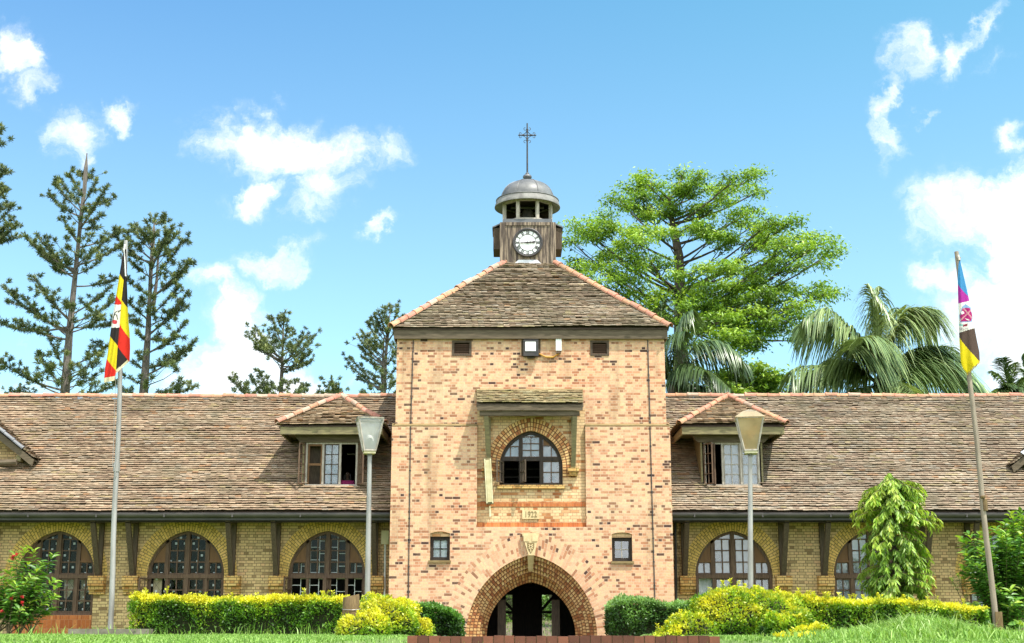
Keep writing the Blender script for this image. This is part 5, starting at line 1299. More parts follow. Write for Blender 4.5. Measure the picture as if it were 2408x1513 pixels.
tips = [c7(a, b) for a, b in ((240, 170), (370, 90), (520, 110), (640, 330), (800, 180), (690, 330), (150, 430), (20, 520), (-80, 430), (60, 700), (330, 480), (470, 520), (620, 500), (800, 560), (860, 650), (560, 700), (700, 760), (180, 800), (40, 830), (340, 830), (460, 900), (790, 980), (700, 1060), (560, 980), (300, 1000), (150, 1010), (20, 1030), (-120, 900), (-150, 650), (420, 330), (560, 400), (830, 800), (640, 900), (240, 620), (400, 640), (120, 560))]
fl7 = [P(*c7(a, b), fy_-.55) for a, b in ((210, 195), (190, 225), (250, 165), (175, 830), (335, 815), (340, 905), (30, 1030))]
leafy_shrub('flowering_shrub', 'leafy green shrub with red flower clusters at the left edge', stems_px([c7(300, 1330), c7(120, 1330), c7(480, 1330), c7(-60, 1330)], tips, fy_), .24, .075, .72, flowers=fl7, step=.05)
c8 = crop(2080, 960, 2.335)
tips = [c8(a, b) for a, b in ((760, 905), (800, 880), (860, 880), (820, 1000), (800, 1080), (860, 1180), (900, 860), (960, 850), (1010, 820), (1060, 790), (1100, 750), (1130, 770), (880, 960), (940, 960), (1000, 930), (1060, 900), (1110, 870), (860, 1060), (930, 1080), (1000, 1050), (1070, 1010), (1120, 1000), (890, 1160), (960, 1180), (1040, 1140), (1100, 1110), (920, 1260), (1000, 1240), (1080, 1220), (1120, 1200), (960, 1330), (1040, 1320), (1100, 1310), (1000, 1400), (1080, 1390), (910, 1330), (1140, 900), (1150, 1050), (1150, 1250), (1080, 840), (980, 890))]
leafy_shrub('broadleaf_shrub', 'big bright green broadleaf shrub behind the leaning flagpole at the right edge', stems_px([c8(1010, 1440), c8(1060, 1440), c8(960, 1440), c8(1110, 1440)], tips+[(u+rg.normal()*14, v+rg.normal()*14+12) for u, v in tips], -4.2, .9), .25, .085, .7, step=.05)
tips = [c8(a, b) for a, b in ((700, 1140), (735, 1115), (770, 1130), (780, 1240))]
leafy_shrub('sapling', 'thin sapling with a small tuft of leaves above the right hedge', stems_px([c8(815, 1300)], tips, -3.8, .1), .11, .04, .25, step=.03)

# ------------------------------------------------------------------ weeping tree
wy = -3.2; c6 = crop(2080, 960, 2.335)
b = P(*c6(370, 1330), wy); b.z = G(b.x, b.y); tp = P(*c6(335, 570), wy)
wt = empty('weeping_tree', b, 'narrow weeping tree with hanging yellow green leaves before the right wing', 'tree')
mb = MB(); mb.tube([b-Vector((0, 0, .2)), b.lerp(tp, .5)+Vector((.05, 0, 0)), tp], [.10, .07, .012], 8); mb.build('trunk', MT['bark'], wt, smooth=True)
mb = MB(); ps, ds, ns, ls, ts = [], [], [], [], []
outl = [(335, 560, 40), (335, 575, 60), (345, 600, 150), (350, 615, 175), (345, 640, 190), (355, 690, 185), (350, 740, 190), (360, 780, 215), (365, 860, 215), (360, 940, 195), (365, 1020, 205), (365, 1090, 205), (370, 1150, 200), (375, 1210, 190), (380, 1260, 165)]
for cx_, cy_, hwid in outl:
    for k in range(21 if cy_ > 590 else 5):
        a = rg.random()*2*math.pi; rad = hwid*((.42 if cy_ < 900 else .62)+(.62 if cy_ < 900 else .42)*rg.random()**.8)*(1+.16*math.sin(a*2+cy_*.02)); h0 = Vector(P(*c6(cx_, cy_-rg.random()*50), wy)); s = abs(X(101, 900, wy)-X(100, 900, wy))/2.335/1.0631
        tip = h0+Vector((math.cos(a)*rad*s, math.sin(a)*rad*s, -(.04+.18*rg.random()))); root = Vector((b.lerp(tp, max(0, min(1, (h0.z-b.z)/(tp.z-b.z)))))); root.z = h0.z
        m = root.lerp(tip, .5)+Vector((0, 0, .12)); pts = [root*(1-t)**2+m*2*t*(1-t)+tip*t*t for t in np.linspace(0, 1, 7)]; pts.append(tip+Vector((math.cos(a)*.03, math.sin(a)*.03, -.18)))
        mb.tube(pts, [.012*(1-.1*i) for i in range(8)], 4, cap=False)
        for i in range(60):
            t = .3+.7*rg.random(); q = t*7; j = min(int(q), 6); ps.append(pts[j].lerp(pts[j+1], q-j)); aa = rg.random()*6.28
            ds.append((math.cos(aa)*.75+math.cos(a)*.3, math.sin(aa)*.75+math.sin(a)*.3, -.9)); ns.append((math.cos(a), math.sin(a), .3)); ls.append(.10+.08*rg.random()); ts.append(.36+.75*(rad/hwid-.55)+.35*(h0.z > Z(1260, wy))*rg.random()+.15*rg.normal())  # inner leaves tinted darker, the shaded crown interior put into their colour
mb.build('branches', MT['twig'], wt)
WP = [(.07, .14, .022), (.15, .29, .036), (.29, .45, .055), (.46, .55, .085)]
ps, ds, ns, ls, ts = map(np.array, (ps, ds, ns, ls, ts)); foliage('crown', leaf_arrays(ps, ds, ns+rg.normal(size=ns.shape)*.3, ls, ls*.27, .2, .1), mixcols(WP, ts), MT['leaf'], wt)

# ------------------------------------------------------------------ broad green tree behind the tower
def big_tree(label, Yt, trunk, pads, nleaf, leafL, stops, seed=0, trunk_r=.34):
    r = np.random.default_rng(seed); base = P(*trunk[0], Yt); g = G(base.x, Yt); T = empty('broadleaf_tree', (base.x, Yt, g), label, 'tree')
    tp_ = [P(u, v, Yt) for u, v in trunk]; foot = tp_[0].copy(); foot.z = g-.2; tpts = [foot]+tp_
    mb = MB(); mb.tube(tpts, [trunk_r*1.3]+[trunk_r*(1-.8*k/(len(tp_)-1)) for k in range(len(tp_))], 9); mb.build('trunk', MT['bark'], T, smooth=True)
    mb = MB(); ps, ds, ns, ts = [], [], [], []; sc = abs(X(101, 600, Yt)-X(100, 600, Yt)); area = sum(p[2]*p[3] for p in pads)
    def trunk_at(z):
        for a, b in zip(tpts, tpts[1:]):
            if z <= b.z: return a.lerp(b, max(0, (z-a.z)/(b.z-a.z)))
        return tpts[-1].copy()
    for (u, v, ru, rv) in pads:
        yo = (r.uniform(-2.6, 2.2)-.2-4.2*min(1, max(0, (v-380)/500))) if len(pads) > 20 else r.uniform(-1, 1); c = P(u, v, Yt+yo); rx, rz = ru*sc, rv*sc
        dist = abs(c.x-base.x); st_ = trunk_at(max(c.z-.35*dist-.6, P(1204, 765, Yt).z if len(pads) > 20 else -9)); m = st_.lerp(c, .55)+Vector((0, 0, -.12*dist))
        L = [st_*(1-t)**2+m*2*t*(1-t)+c*t*t for t in np.linspace(0, 1, 8)]; mb.tube(L, [max(.016, .06*(1-.82*i/7)*min(1.3, .5+dist/5)) for i in range(8)], 5, cap=False)
        nt_ = max(5, int(14*rx*rz)); tipsl = []
        for k in range(nt_):
            a = r.random()*6.28; q = math.sqrt(r.random()); e = c+Vector((math.cos(a)*rx*q, math.sin(a)*rx*q*.9, rz*(r.uniform(-.95, .95)*math.sqrt(1-q*q*.8))))
            s0 = L[r.integers(4, 8)]; mb.tube([s0, s0.lerp(e, .5)+Vector((0, 0, .05)), e], [.022, .015, .006], 4, cap=False); tipsl.append(e)
        n = int(nleaf*ru*rv/area); E = np.array([tuple(t) for t in tipsl]); idx = r.integers(0, len(E), n); off = r.normal(size=(n, 3))*np.array([.24, .24, .12]); p = E[idx]+off
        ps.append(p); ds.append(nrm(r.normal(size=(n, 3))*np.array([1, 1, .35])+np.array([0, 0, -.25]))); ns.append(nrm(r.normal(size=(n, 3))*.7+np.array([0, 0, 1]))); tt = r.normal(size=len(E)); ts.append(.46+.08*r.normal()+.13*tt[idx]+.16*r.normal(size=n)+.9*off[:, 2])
    mb.build('limbs', MT['bark'], T)
    ps, ds, ns, ts = map(np.concatenate, (ps, ds, ns, ts)); n = len(ps)
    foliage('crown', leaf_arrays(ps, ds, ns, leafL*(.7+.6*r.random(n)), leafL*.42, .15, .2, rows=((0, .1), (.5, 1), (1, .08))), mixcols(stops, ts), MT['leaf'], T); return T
c1 = crop(1380, 400, 2.5213)
PADS = [(590, 95, 50, 22), (620, 160, 140, 50), (500, 180, 70, 30), (420, 250, 80, 45), (560, 260, 140, 60), (840, 95, 60, 35), (920, 110, 50, 50), (880, 180, 130, 55), (1000, 170, 90, 40), (1180, 90, 90, 35), (1290, 85, 45, 25), (1160, 160, 90, 35), (1290, 200, 70, 30), (1100, 230, 110, 40), (740, 250, 120, 55), (1270, 310, 60, 35), (1180, 350, 90, 45), (320, 370, 90, 35), (180, 420, 90, 28), (300, 430, 130, 45), (120, 515, 65, 28), (220, 490, 90, 35), (430, 470, 130, 55), (600, 370, 130, 55), (790, 330, 120, 45), (700, 460, 120, 45), (960, 330, 130, 45), (900, 440, 110, 45), (1040, 450, 140, 55), (1240, 430, 110, 45), (1370, 390, 60, 30), (1500, 390, 80, 28), (1420, 450, 120, 40), (1560, 480, 120, 38), (1700, 510, 110, 32), (1790, 570, 55, 30), (1620, 570, 130, 40), (1470, 550, 120, 45), (1300, 540, 130, 50), (1130, 540, 120, 45), (560, 540, 120, 45), (360, 570, 120, 40), (250, 640, 120, 32), (130, 680, 75, 28), (330, 690, 130, 40), (230, 760, 110, 32), (500, 640, 130, 45), (480, 740, 120, 40), (640, 660, 110, 40), (880, 720, 130, 45), (1040, 690, 130, 45), (1210, 670, 110, 40), (1350, 640, 130, 42), (1640, 660, 90, 28), (1480, 680, 110, 32), (1000, 800, 130, 45), (1180, 770, 130, 45), (1330, 740, 110, 36), (1500, 800, 110, 32), (1640, 810, 120, 30), (1780, 825, 65, 24), (1690, 860, 80, 26), (1440, 860, 130, 35), (1290, 870, 130, 42), (1560, 920, 70, 32), (1430, 940, 120, 36), (1130, 900, 140, 45), (930, 900, 120, 42), (760, 850, 110, 42), (600, 830, 110, 36), (430, 830, 90, 32), (560, 920, 90, 32), (780, 960, 120, 38), (990, 1010, 130, 42), (1190, 1010, 140, 45), (1370, 1040, 110, 38), (1500, 1080, 80, 28), (1600, 1130, 70, 24), (1260, 1110, 110, 38), (1080, 1110, 110, 36), (880, 1080, 110, 40), (1240, 1190, 90, 30), (1100, 960, 140, 45), (1250, 975, 150, 45), (1410, 1000, 130, 42), (1000, 1150, 120, 42), (1160, 1090, 140, 45), (1330, 1130, 110, 40), (1530, 1010, 100, 32), (1120, 1200, 100, 34), (1180, 850, 140, 45), (1380, 800, 120, 40)]
pads = [(*c1(a, b), rx/2.5213/1.063, rz/2.5213/1.063) for a, b, rx, rz in PADS]
BT = [(.05, .10, .015), (.14, .26, .028), (.26, .41, .045), (.43, .56, .11)]
big_tree('tall spreading bright green tree behind the tower on its right', 21, [c1(815, 1400), c1(810, 900), c1(800, 600), c1(760, 400), c1(740, 250)], pads, 53000, .16, BT, 5)
pads2 = [(*c1(a, b), rx/2.5213/1.063, rz/2.5213/1.063) for a, b, rx, rz in [(1250, 1330, 110, 40), (1340, 1400, 90, 45), (1180, 1420, 110, 45), (1360, 1470, 80, 40), (1100, 1370, 90, 40), (1240, 1470, 120, 40), (1040, 1460, 110, 40)]]
big_tree('smaller leafy tree just above the right wing roof beside the palm', 16, [c1(1220, 1700), c1(1210, 1450)], pads2, 6500, .20, BT, 8, .12)

# ------------------------------------------------------------------ palms
PC = [(.05, .085, .03), (.10, .16, .055), (.19, .265, .095), (.33, .39, .18)]
def palm(label, Yt, crown_px, fronds, seed, scale=1.0, ll=1.0, name='palm_tree', trunk=True, tone=0.0, thick=False):
    r = np.random.default_rng(seed); c = P(*crown_px, Yt); g = G(c.x, Yt); T = empty(name, (c.x, Yt, g), label, 'palm tree', 'palms behind the right wing')
    if trunk:
        mb = MB(); mb.tube([(c.x, Yt, g-.2), (c.x+.1, Yt, (g+c.z)/2), (c.x, Yt, c.z)], [.24, .2, .2], 10); mb.build('trunk', MT['bark_pale'], T, smooth=True)
    if thick:
        fronds = fronds+[([(u+r.normal()*9*i/2, v+r.normal()*7*i/2-4) for i, (u, v) in enumerate(f[0])], f[1]+r.normal()*.7, f[2]*.9)+tuple(f[3:]) for f in fronds if len(f[0]) > 3]
    for fr in fronds:
        pts_px, dy, length = fr[:3]; sidew = fr[3] if len(fr) > 3 else .35
        m = len(pts_px); ctrl = [P(u, v, Yt+dy*(i/(m-1))**1.3) for i, (u, v) in enumerate(pts_px)]
        K = 46; rach = []
        for k in range(K+1):                                        # Catmull-Rom
            t = k/K*(m-1); i = min(int(t), m-2); f = t-i; p0, p1, p2, p3 = ctrl[max(i-1, 0)], ctrl[i], ctrl[i+1], ctrl[min(i+2, m-1)]
            rach.append(.5*((2*p1)+(p2-p0)*f+(2*p0-5*p1+4*p2-p3)*f*f+(3*p1-p0-3*p2+p3)*f**3))
        mb = MB(); mb.tube(rach, [.035*(1-.85*k/K) for k in range(K+1)], 5, cap=False, col=(.16, .22, .07))
        fo = mb.build('frond', MT['painted'], T)
        R = np.array([tuple(p) for p in rach]); tang = np.gradient(R, axis=0); tang = nrm(tang); ps, ds, ns, ls, dr = [], [], [], [], []
        for k in np.linspace(4, K, 96):
            i = min(int(k), K); t = k/K
            for s in (-1, 1):
                tn = tang[i]; sd = np.cross(tn, [0, 0, 1.0]); sd = sd/max(np.linalg.norm(sd), .2); L = length*(.55+.45*math.sin(math.pi*min(1, t*.9+.12)))*(1 if t < .85 else 1-(t-.85)*3.5)*r.uniform(.8, 1.1)
                ps.append(R[i]+r.normal(size=3)*.01); d = sd*s*sidew*r.uniform(.7, 1.3)*1.6+tn*.45+np.array([0, 0, .30*(1-t)-.05+.12*r.normal()]); ds.append(d); ns.append(np.array([0, 0, 1.0])+sd*s*.3); ls.append(L); dr.append(r.uniform(.75, 1.25)*fr[4] if len(fr) > 4 else r.uniform(.65, 1.15))
        ps, ds, ns, ls, dr = map(np.array, (ps, ds, ns, ls, dr))
        t = .35+.16*r.normal(size=len(ps))+tone+.15*r.normal()
        foliage('leaflets', leaf_arrays(ps, ds, ns, ls*ll, .066*scale, .2, dr, rows=((0, .5), (.3, 1), (.6, .8), (.85, .5), (1, .1))), mixcols(PC, t), MT['palm_leaf'], fo)
    return T
c2 = crop(1900, 600, 3.648); q2 = lambda *a: [c2(x, y) for x, y in a]
palm('large palm with drooping grey green fronds behind the right wing', 13, c2(1080, 1260), [
    (q2((1080, 1250), (1068, 900), (1070, 650), (1085, 440)), -.3, 1.5, .16, 1.1),
    (q2((1100, 1250), (1180, 950), (1330, 700), (1480, 620), (1610, 640)), .6, 1.7, .3, 1.2),
    (q2((1110, 1250), (1150, 900), (1190, 720), (1230, 620)), 1.5, 1.1),
    (q2((1050, 1250), (930, 930), (760, 790), (560, 755), (350, 775)), .8, 1.6, .3, 1.2),
    (q2((1060, 1280), (960, 1020), (870, 930), (800, 1000)), -2.6, 1.7, .5, 1.1),
    (q2((1080, 1280), (1060, 1000), (1010, 900), (960, 900)), -1.8, 1.3, .5, 1.1),
    (q2((1050, 1300), (850, 1180), (640, 1140), (400, 1240), (230, 1420)), .3, 1.5, .3, 1.2),
    (q2((1040, 1290), (880, 1130), (700, 1100), (540, 1160)), 1.5, 1.2, .3, 1.1),
    (q2((1110, 1280), (1300, 1060), (1500, 980), (1680, 1010), (1830, 1110)), .8, 1.5, .3, 1.1),
    (q2((1110, 1310), (1350, 1180), (1600, 1130), (1850, 1190), (2060, 1400)), .0, 1.8, .3, 1.2),
    (q2((1100, 1330), (1200, 1300), (1330, 1330), (1440, 1430)), -1.8, 1.4, .5, 1.1),
    (q2((1060, 1330), (900, 1360), (780, 1430)), -1.5, 1.2, .4, 1.1),
    (q2((1090, 1300), (1230, 1100), (1400, 1020)), 1.8, 1.2, .3, 1.1)], 3, thick=True, tone=.24)
q1 = lambda *a: [c1(x, y) for x, y in a]
palm('dark palm with long arching fronds tucked behind the tower corner', 10.5, c1(760, 1420), [
    (q1((760, 1420), (780, 1150), (830, 1000), (880, 950)), -.5, .95, .3, 1.1),
    (q1((760, 1420), (700, 1100), (690, 950), (720, 880)), .3, .9, .3, .9),
    (q1((770, 1420), (880, 1200), (1040, 1140), (1180, 1230)), -.6, .95, .35, 1.1),
    (q1((770, 1430), (900, 1260), (1080, 1210), (1240, 1300)), .4, .9, .35, 1.1),
    (q1((760, 1440), (850, 1350), (980, 1330), (1130, 1450)), -1.3, .9, .4, 1.0),
    (q1((750, 1420), (720, 1250), (760, 1120), (840, 1080)), -1.5, 1.0, .4, 1.1),
    (q1((750, 1440), (800, 1330), (870, 1290), (960, 1330)), -1.6, .9, .4, 1.1),
    (q1((740, 1430), (690, 1250), (640, 1150), (560, 1120)), .5, .9, .4, 1.0),
    (q1((770, 1440), (860, 1420), (980, 1440), (1080, 1520)), -1.0, .8, .4, 1.0)], 4, .8, tone=-.3)
palm('small spiky palm at the right edge beyond the leaning flagpole', 15, c2(2290, 1400), [
    (q2((2290, 1400), (2230, 1200), (2210, 1080)), -.2, .6, .4, .3), (q2((2290, 1400), (2180, 1250), (2120, 1200)), .2, .55, .4, .5), (q2((2290, 1400), (2300, 1230), (2330, 1120)), .2, .55, .4, .4),
    (q2((2290, 1400), (2370, 1280), (2430, 1240)), .1, .6, .4, .6), (q2((2290, 1400), (2200, 1360), (2120, 1400)), -.6, .6, .4, .8), (q2((2300, 1400), (2390, 1350), (2440, 1390)), -.6, .6, .4, .8), (q2((2290, 1420), (2280, 1340), (2230, 1310)), -.8, .5, .4, .6)], 6, .8)
palm('narrow upright palm cut by the right edge of the picture', 16, c2(2470, 1400), [
    (q2((2470, 1400), (2430, 1200), (2400, 1060)), 0, .5, .3, .3), (q2((2470, 1400), (2440, 1250), (2390, 1180)), .3, .5, .3, .5), (q2((2470, 1400), (2500, 1250), (2520, 1100)), .3, .5, .3, .5), (q2((2470, 1400), (2420, 1330), (2370, 1340)), .3, .5, .3, .6)], 7, .8)

# ------------------------------------------------------------------ tall conifers
NC = [(.045, .065, .028), (.085, .115, .043), (.135, .17, .06), (.24, .26, .09)]
def conifer(label, Yt, cr, trunk, ends, fore, seed, tr=.56, rad=.22, foot=True, dens=.72, stem2=None, back=2.2):
    r = np.random.default_rng(seed); tp_ = [P(*cr(a, b), Yt) for a, b in trunk]; g = G(tp_[0].x, Yt); ft = tp_[0].copy(); ft.z = g-.2
    T = empty('araucaria_tree', (ft.x, Yt, g), label, 'tree', 'araucarias behind the left wing')
    tpts = [ft]+tp_; mb = MB(); mb.tube(tpts, [rad*1.35]+[.028+rad*(max(0, (tp_[-1].z-p.z)/(tp_[-1].z-tp_[0].z)))**1.25*.95 for p in tp_], 9)
    if stem2: s2 = [P(*cr(a, b), Yt+.3) for a, b in stem2]; mb.tube(s2, [rad*.5*(1-.6*k/(len(s2)-1)) for k in range(len(s2))], 7)
    mb.build('trunk', MT['bark_pale'], T, smooth=True)
    def trunk_at(z):
        for a, b in zip(tpts, tpts[1:]):
            if z <= b.z: return a.lerp(b, max(0, (z-a.z)/max(1e-6, b.z-a.z)))
        return tpts[-1].copy()
    mb = MB(); mb.tube(tpts, [rad*.5]*len(tp_)+[.01], 5, cap=False); tc, td, tsz = [], [], []
    s = abs(X(101, 700, Yt)-X(100, 700, Yt)); pxs = lambda v: v*s
    for e in ends:
        a, b = e[0], e[1]; yo = r.uniform(-back, back)*.8; E = P(*cr(a, b), Yt+yo); ref = trunk_at(E.z); dx = abs(E.x-ref.x); drop = e[2] if len(e) > 2 else .62
        A = trunk_at(max(E.z-drop*dx-.15, tpts[1].z-.8)); m = A.lerp(E, .6)+Vector((0, 0, -.16*dx)); n = 10
        pts = [A*(1-t)**2+m*2*t*(1-t)+E*t*t for t in np.linspace(0, 1, n)]; L = (E-A).length
        mb.tube(pts, [max(.014, .05*min(1.3, .4+L/4)*(1-.8*i/(n-1))) for i in range(n)], 5, cap=False)
        k = max(2, int(L*(1-.42)/.25)); d_end = (pts[-1]-pts[-2]).normalized()
        for i in range(k+1):
            t = .42+.58*i/k if k else 1; q = t*(n-1); j = min(int(q), n-2); c = pts[j].lerp(pts[j+1], q-j); d = (pts[j+1]-pts[j]).normalized()
            tc.append(c); td.append(d); tsz.append(tr*r.uniform(.7, 1.0)*(1.0 if i == k else .85))
            for q_ in range(2):                                      # side branchlets that turn up
                o = Vector((r.normal()*.35, r.normal()*.45, abs(r.normal())*.22+.08)); cc = c+o*(.75+.3*(1-t)); 
                if r.random() < .5: mb.tube([c, cc], [.012, .008], 3, cap=False); tc.append(cc); td.append((o+Vector((0, 0, .3))).normalized()); tsz.append(tr*r.uniform(.55, .9))
    for f in fore:
        c = P(*cr(f[0], f[1]), Yt-r.uniform(.6, back)); k = f[2] if len(f) > 2 else 1.0; A = trunk_at(c.z-.5); mb.tube([A, A.lerp(c, .6)+Vector((0, 0, -.12)), c], [.035, .022, .012], 4, cap=False)
        for q_ in range(2): o = Vector((r.normal()*.2, r.normal()*.2, r.normal()*.15))*k; tc.append(c+o); td.append(Vector((r.normal()*.3, -.5, .7)).normalized()); tsz.append(tr*r.uniform(.7, 1.0)*k)
    mb.build('branches', MT['bark_pale'], T)
    ps, ds, ls, ts = [], [], [], []
    for c, d, z_ in zip(tc, td, tsz):
        n = int(84*dens*(z_/.4)); dv = np.array(tuple(d)); q = r.normal(size=(n, 3)); q = nrm(q); q = nrm(q+dv*.55+np.array([0, 0, .25])); along = r.uniform(-.45, .1, size=(n, 1))*z_
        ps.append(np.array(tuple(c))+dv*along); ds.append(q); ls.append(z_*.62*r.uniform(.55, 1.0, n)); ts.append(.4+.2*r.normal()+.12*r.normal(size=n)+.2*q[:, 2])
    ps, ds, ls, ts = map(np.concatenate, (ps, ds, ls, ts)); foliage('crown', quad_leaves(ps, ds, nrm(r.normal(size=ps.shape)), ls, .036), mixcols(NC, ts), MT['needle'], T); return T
c3 = crop(0, 300, 2.1615)
conifer('tall araucaria with a bare leading shoot above its crown, left of the flag', 30, c3, [(350, 1490), (375, 1150), (405, 850), (435, 540), (455, 380), (463, 260), (470, 180)],
    [(270, 410), (300, 345, .9), (330, 330, 1.0), (375, 295, 1.2), (490, 305, 1.3), (520, 330, 1), (570, 370, .9), (590, 435), (555, 515, .4), (540, 580, .3), (340, 530, 1.2), (370, 590, .8), (130, 620), (200, 620, .9), (170, 665, .7), (260, 740, .4), (290, 800, .3), (560, 660, .9), (640, 610, .7), (690, 650, .5), (540, 760, .3), (635, 855, .3), (500, 620, 1.0), (20, 900), (185, 850, 1.1), (120, 955, .7), (0, 1095, .1), (80, 1085, .2), (240, 940, .9), (600, 900, .9), (610, 980, .6), (560, 1060, .4), (620, 1090, .2), (0, 1300, .4), (265, 1170, 1.4), (100, 1345, .5), (210, 1270, .9), (590, 1215, .9), (540, 1270, .7), (640, 1420, .1), (520, 1380, .4), (462, 300, 1.5)],
    [(340, 750, 1.2), (430, 790, 1.6), (400, 690, 1.1), (490, 700, 1.1), (300, 660), (350, 640), (430, 520), (360, 470), (410, 400), (400, 460), (490, 480), (350, 1000, 1.2), (390, 1020, 1.1), (290, 1050, 1.1), (430, 1010), (480, 1040, 1.1), (410, 1080), (540, 1040), (300, 1100), (260, 1060), (250, 1290, 1.2), (180, 1360, 1.1), (290, 1330, 1.2), (340, 1310), (400, 1330, 1.2), (450, 1350, 1.2), (490, 1310, 1.1), (430, 1400, 1.1), (380, 1400), (330, 1410), (500, 1420)], 21)
conifer('round topped araucaria with two stems just right of the flag', 32, c3, [(775, 1490), (800, 1150), (815, 800), (830, 600), (832, 560)],
    [(715, 590, .9), (735, 565, 1.1), (785, 545, 1.4), (835, 540, 1), (885, 550, 1.4), (930, 580, 1.1), (960, 610, 1), (1010, 650, .9), (1025, 760), (1010, 800), (980, 840), (1015, 930, .8), (990, 1000), (1000, 1100, .5), (950, 1170, .2), (870, 1190, .1), (745, 1150, .1), (720, 1085, .4), (700, 990), (690, 860), (700, 760), (640, 680, .5), (620, 620, .7), (680, 610, .9), (760, 600, 1.3), (900, 610, 1.2), (960, 700), (960, 900), (1050, 1200, .6), (1000, 1250, .5), (970, 1290, .4), (1060, 1440, .2), (1000, 1420, .3), (700, 1390, .2), (740, 1260, .5), (690, 1465, .1), (720, 1310, .4)],
    [(835, 600, 1.2), (790, 630, 1.1), (880, 640, 1.1), (830, 710, 1.2), (760, 680), (900, 720), (780, 780), (930, 780), (880, 820), (760, 940, 1.1), (830, 950, 1.1), (800, 1040, 1.2), (880, 1050, 1.1), (740, 1000), (930, 1040), (860, 1130), (900, 1330, 1.1), (850, 1360, 1.1), (950, 1420, 1.1), (820, 1410), (880, 1450), (960, 1350)], 22, stem2=[(830, 1000), (848, 860), (860, 640)])
conifer('dark araucaria mostly outside the left edge of the picture', 31, c3, [(-130, 1490), (-110, 800), (-95, 300), (-90, 0)],
    [(15, 50, .8), (15, 130, .5), (35, 265, .5), (60, 280, .4), (30, 375, .4), (45, 380, .5), (50, 465, .5), (70, 460, .6), (60, 565, .3), (90, 560, .4), (30, 615, .2), (110, 630, .1), (20, 590, .3), (10, 1340, .3)], [(0, 280), (5, 390), (10, 470)], 23)
c8_ = crop(500, 740, 4.63)
conifer('slim araucaria with an umbrella crown behind the left dormer', 34, c8_, [(930, 1300), (940, 1000), (950, 800), (960, 500), (968, 260)],
    [(570, 470, .7), (600, 430, .9), (640, 360, 1.1), (650, 600, .3), (840, 270, 2), (900, 260, 2.4), (1010, 280, 2), (970, 240, 1), (830, 380, 1.5), (1010, 380, 1.4), (1090, 430, 1.2), (1190, 480, 1.0), (1260, 430, 1.0), (1330, 460, .9), (1280, 540, .7), (1300, 740, .2), (1240, 780, .15), (1180, 800, .1), (1080, 830, .1), (700, 450, 1.0), (1260, 680, .4), (1150, 540, .8)],
    [(760, 560, 1.2), (830, 540, 1.2), (900, 600, 1.2), (960, 560, 1.2), (1020, 620, 1.2), (1100, 620, 1.1), (1180, 580, 1.1), (720, 620), (800, 650, 1.2), (960, 660, 1.4), (1080, 700), (880, 690), (700, 540)], 24, tr=.46, rad=.13, dens=.65)
conifer('row of low araucaria branch tips peeping over the left ridge', 33, c8_, [(900, 1500), (905, 1250), (910, 1160)],
    [(350, 950, .8), (390, 970, .8), (500, 1090, .5), (610, 970, 1.2), (675, 870, 1.4), (720, 1010, 1.2), (660, 1090, .8), (760, 1090, .8), (1055, 990, 1.3), (1200, 1030, .9), (1170, 1100, .7), (1240, 1090, .7), (960, 980, 3)], [(930, 1050, 1.1), (870, 1090, 1.1), (980, 1100, 1.1), (1090, 1130), (560, 1120)], 25, tr=.46, rad=.12)
conifer('small araucaria top showing above the ridge near the dormer', 35, c8_, [(1530, 1500), (1535, 1250), (1535, 1000)],
    [(1525, 990, 2), (1540, 1040, 1.5), (1590, 1090, 1), (1410, 1110, .8), (1340, 1140, .5), (1600, 1130, .6), (1500, 1120, .6)], [(1530, 1080), (1460, 1140)], 26, tr=.46, rad=.09)
conifer('pale green araucaria close beside the tower on its left', 36, c8_, [(2110, 1300), (2120, 1150), (2150, 700), (2170, 450), (2190, 250)],
    [(1690, 730, .8), (1760, 740, .8), (1820, 450, 1.0), (1890, 440, 1.0), (1840, 580, .7), (1920, 540, .7), (1870, 700, .4), (1930, 310, 1.1), (1990, 290, 1.2), (2020, 210, 1.6), (2060, 170, 2), (2140, 140, 3), (2220, 120, 3), (2290, 160, 2), (2350, 220, 1.4), (2350, 290, 1.1), (2280, 640, .5), (2260, 840, .6), (2280, 980, .4), (1990, 500, .9), (1990, 780, .5), (1830, 940, .4), (1950, 880, .5), (1900, 1130, .2), (2270, 1130, .2), (2010, 950, .4), (2050, 1060, .3)],
    [(2100, 250, 1.2), (2180, 240, 1.2), (2250, 260, 1.2), (2050, 340, 1.1), (2120, 400, 1.1), (2200, 380), (2080, 500), (2230, 560), (2200, 650), (2090, 600), (2180, 950, 1.1), (2090, 900), (2220, 1030, 1.1), (1990, 1050), (2150, 1110)], 27, tr=.46, rad=.17, dens=.65, stem2=[(2110, 1000), (2120, 700), (2130, 480)])
conifer('tiny araucaria tip above the ridge at the far left', 33, c3, [(105, 1560), (110, 1430)], [(110, 1430, 2), (60, 1470, .6), (35, 1480, .4), (160, 1475, .6), (130, 1450, 1)], [(110, 1465, .9), (90, 1480, .8)], 28, tr=.4, rad=.08)

# garden seen through the passage
blob_shrub('garden_bush', 'leafy green bush in the garden seen through the passage', 'bush', [(-2.2, 15, 1.9, 1.5, 1.2, 1.3), (-.6, 17, 2.0, 1.6, 1.2, 1.5), (2.6, 17, 2.1, 1.6, 1.2, 1.7), (1.0, 19, 2.2, 1.6, 1.2, 1.6)], 12000, GRN2, lambda P_, Nn: .5+.4*Nn[:, 2]+.3*nz(P_, 2), .11, .06, 0, gz=.8)

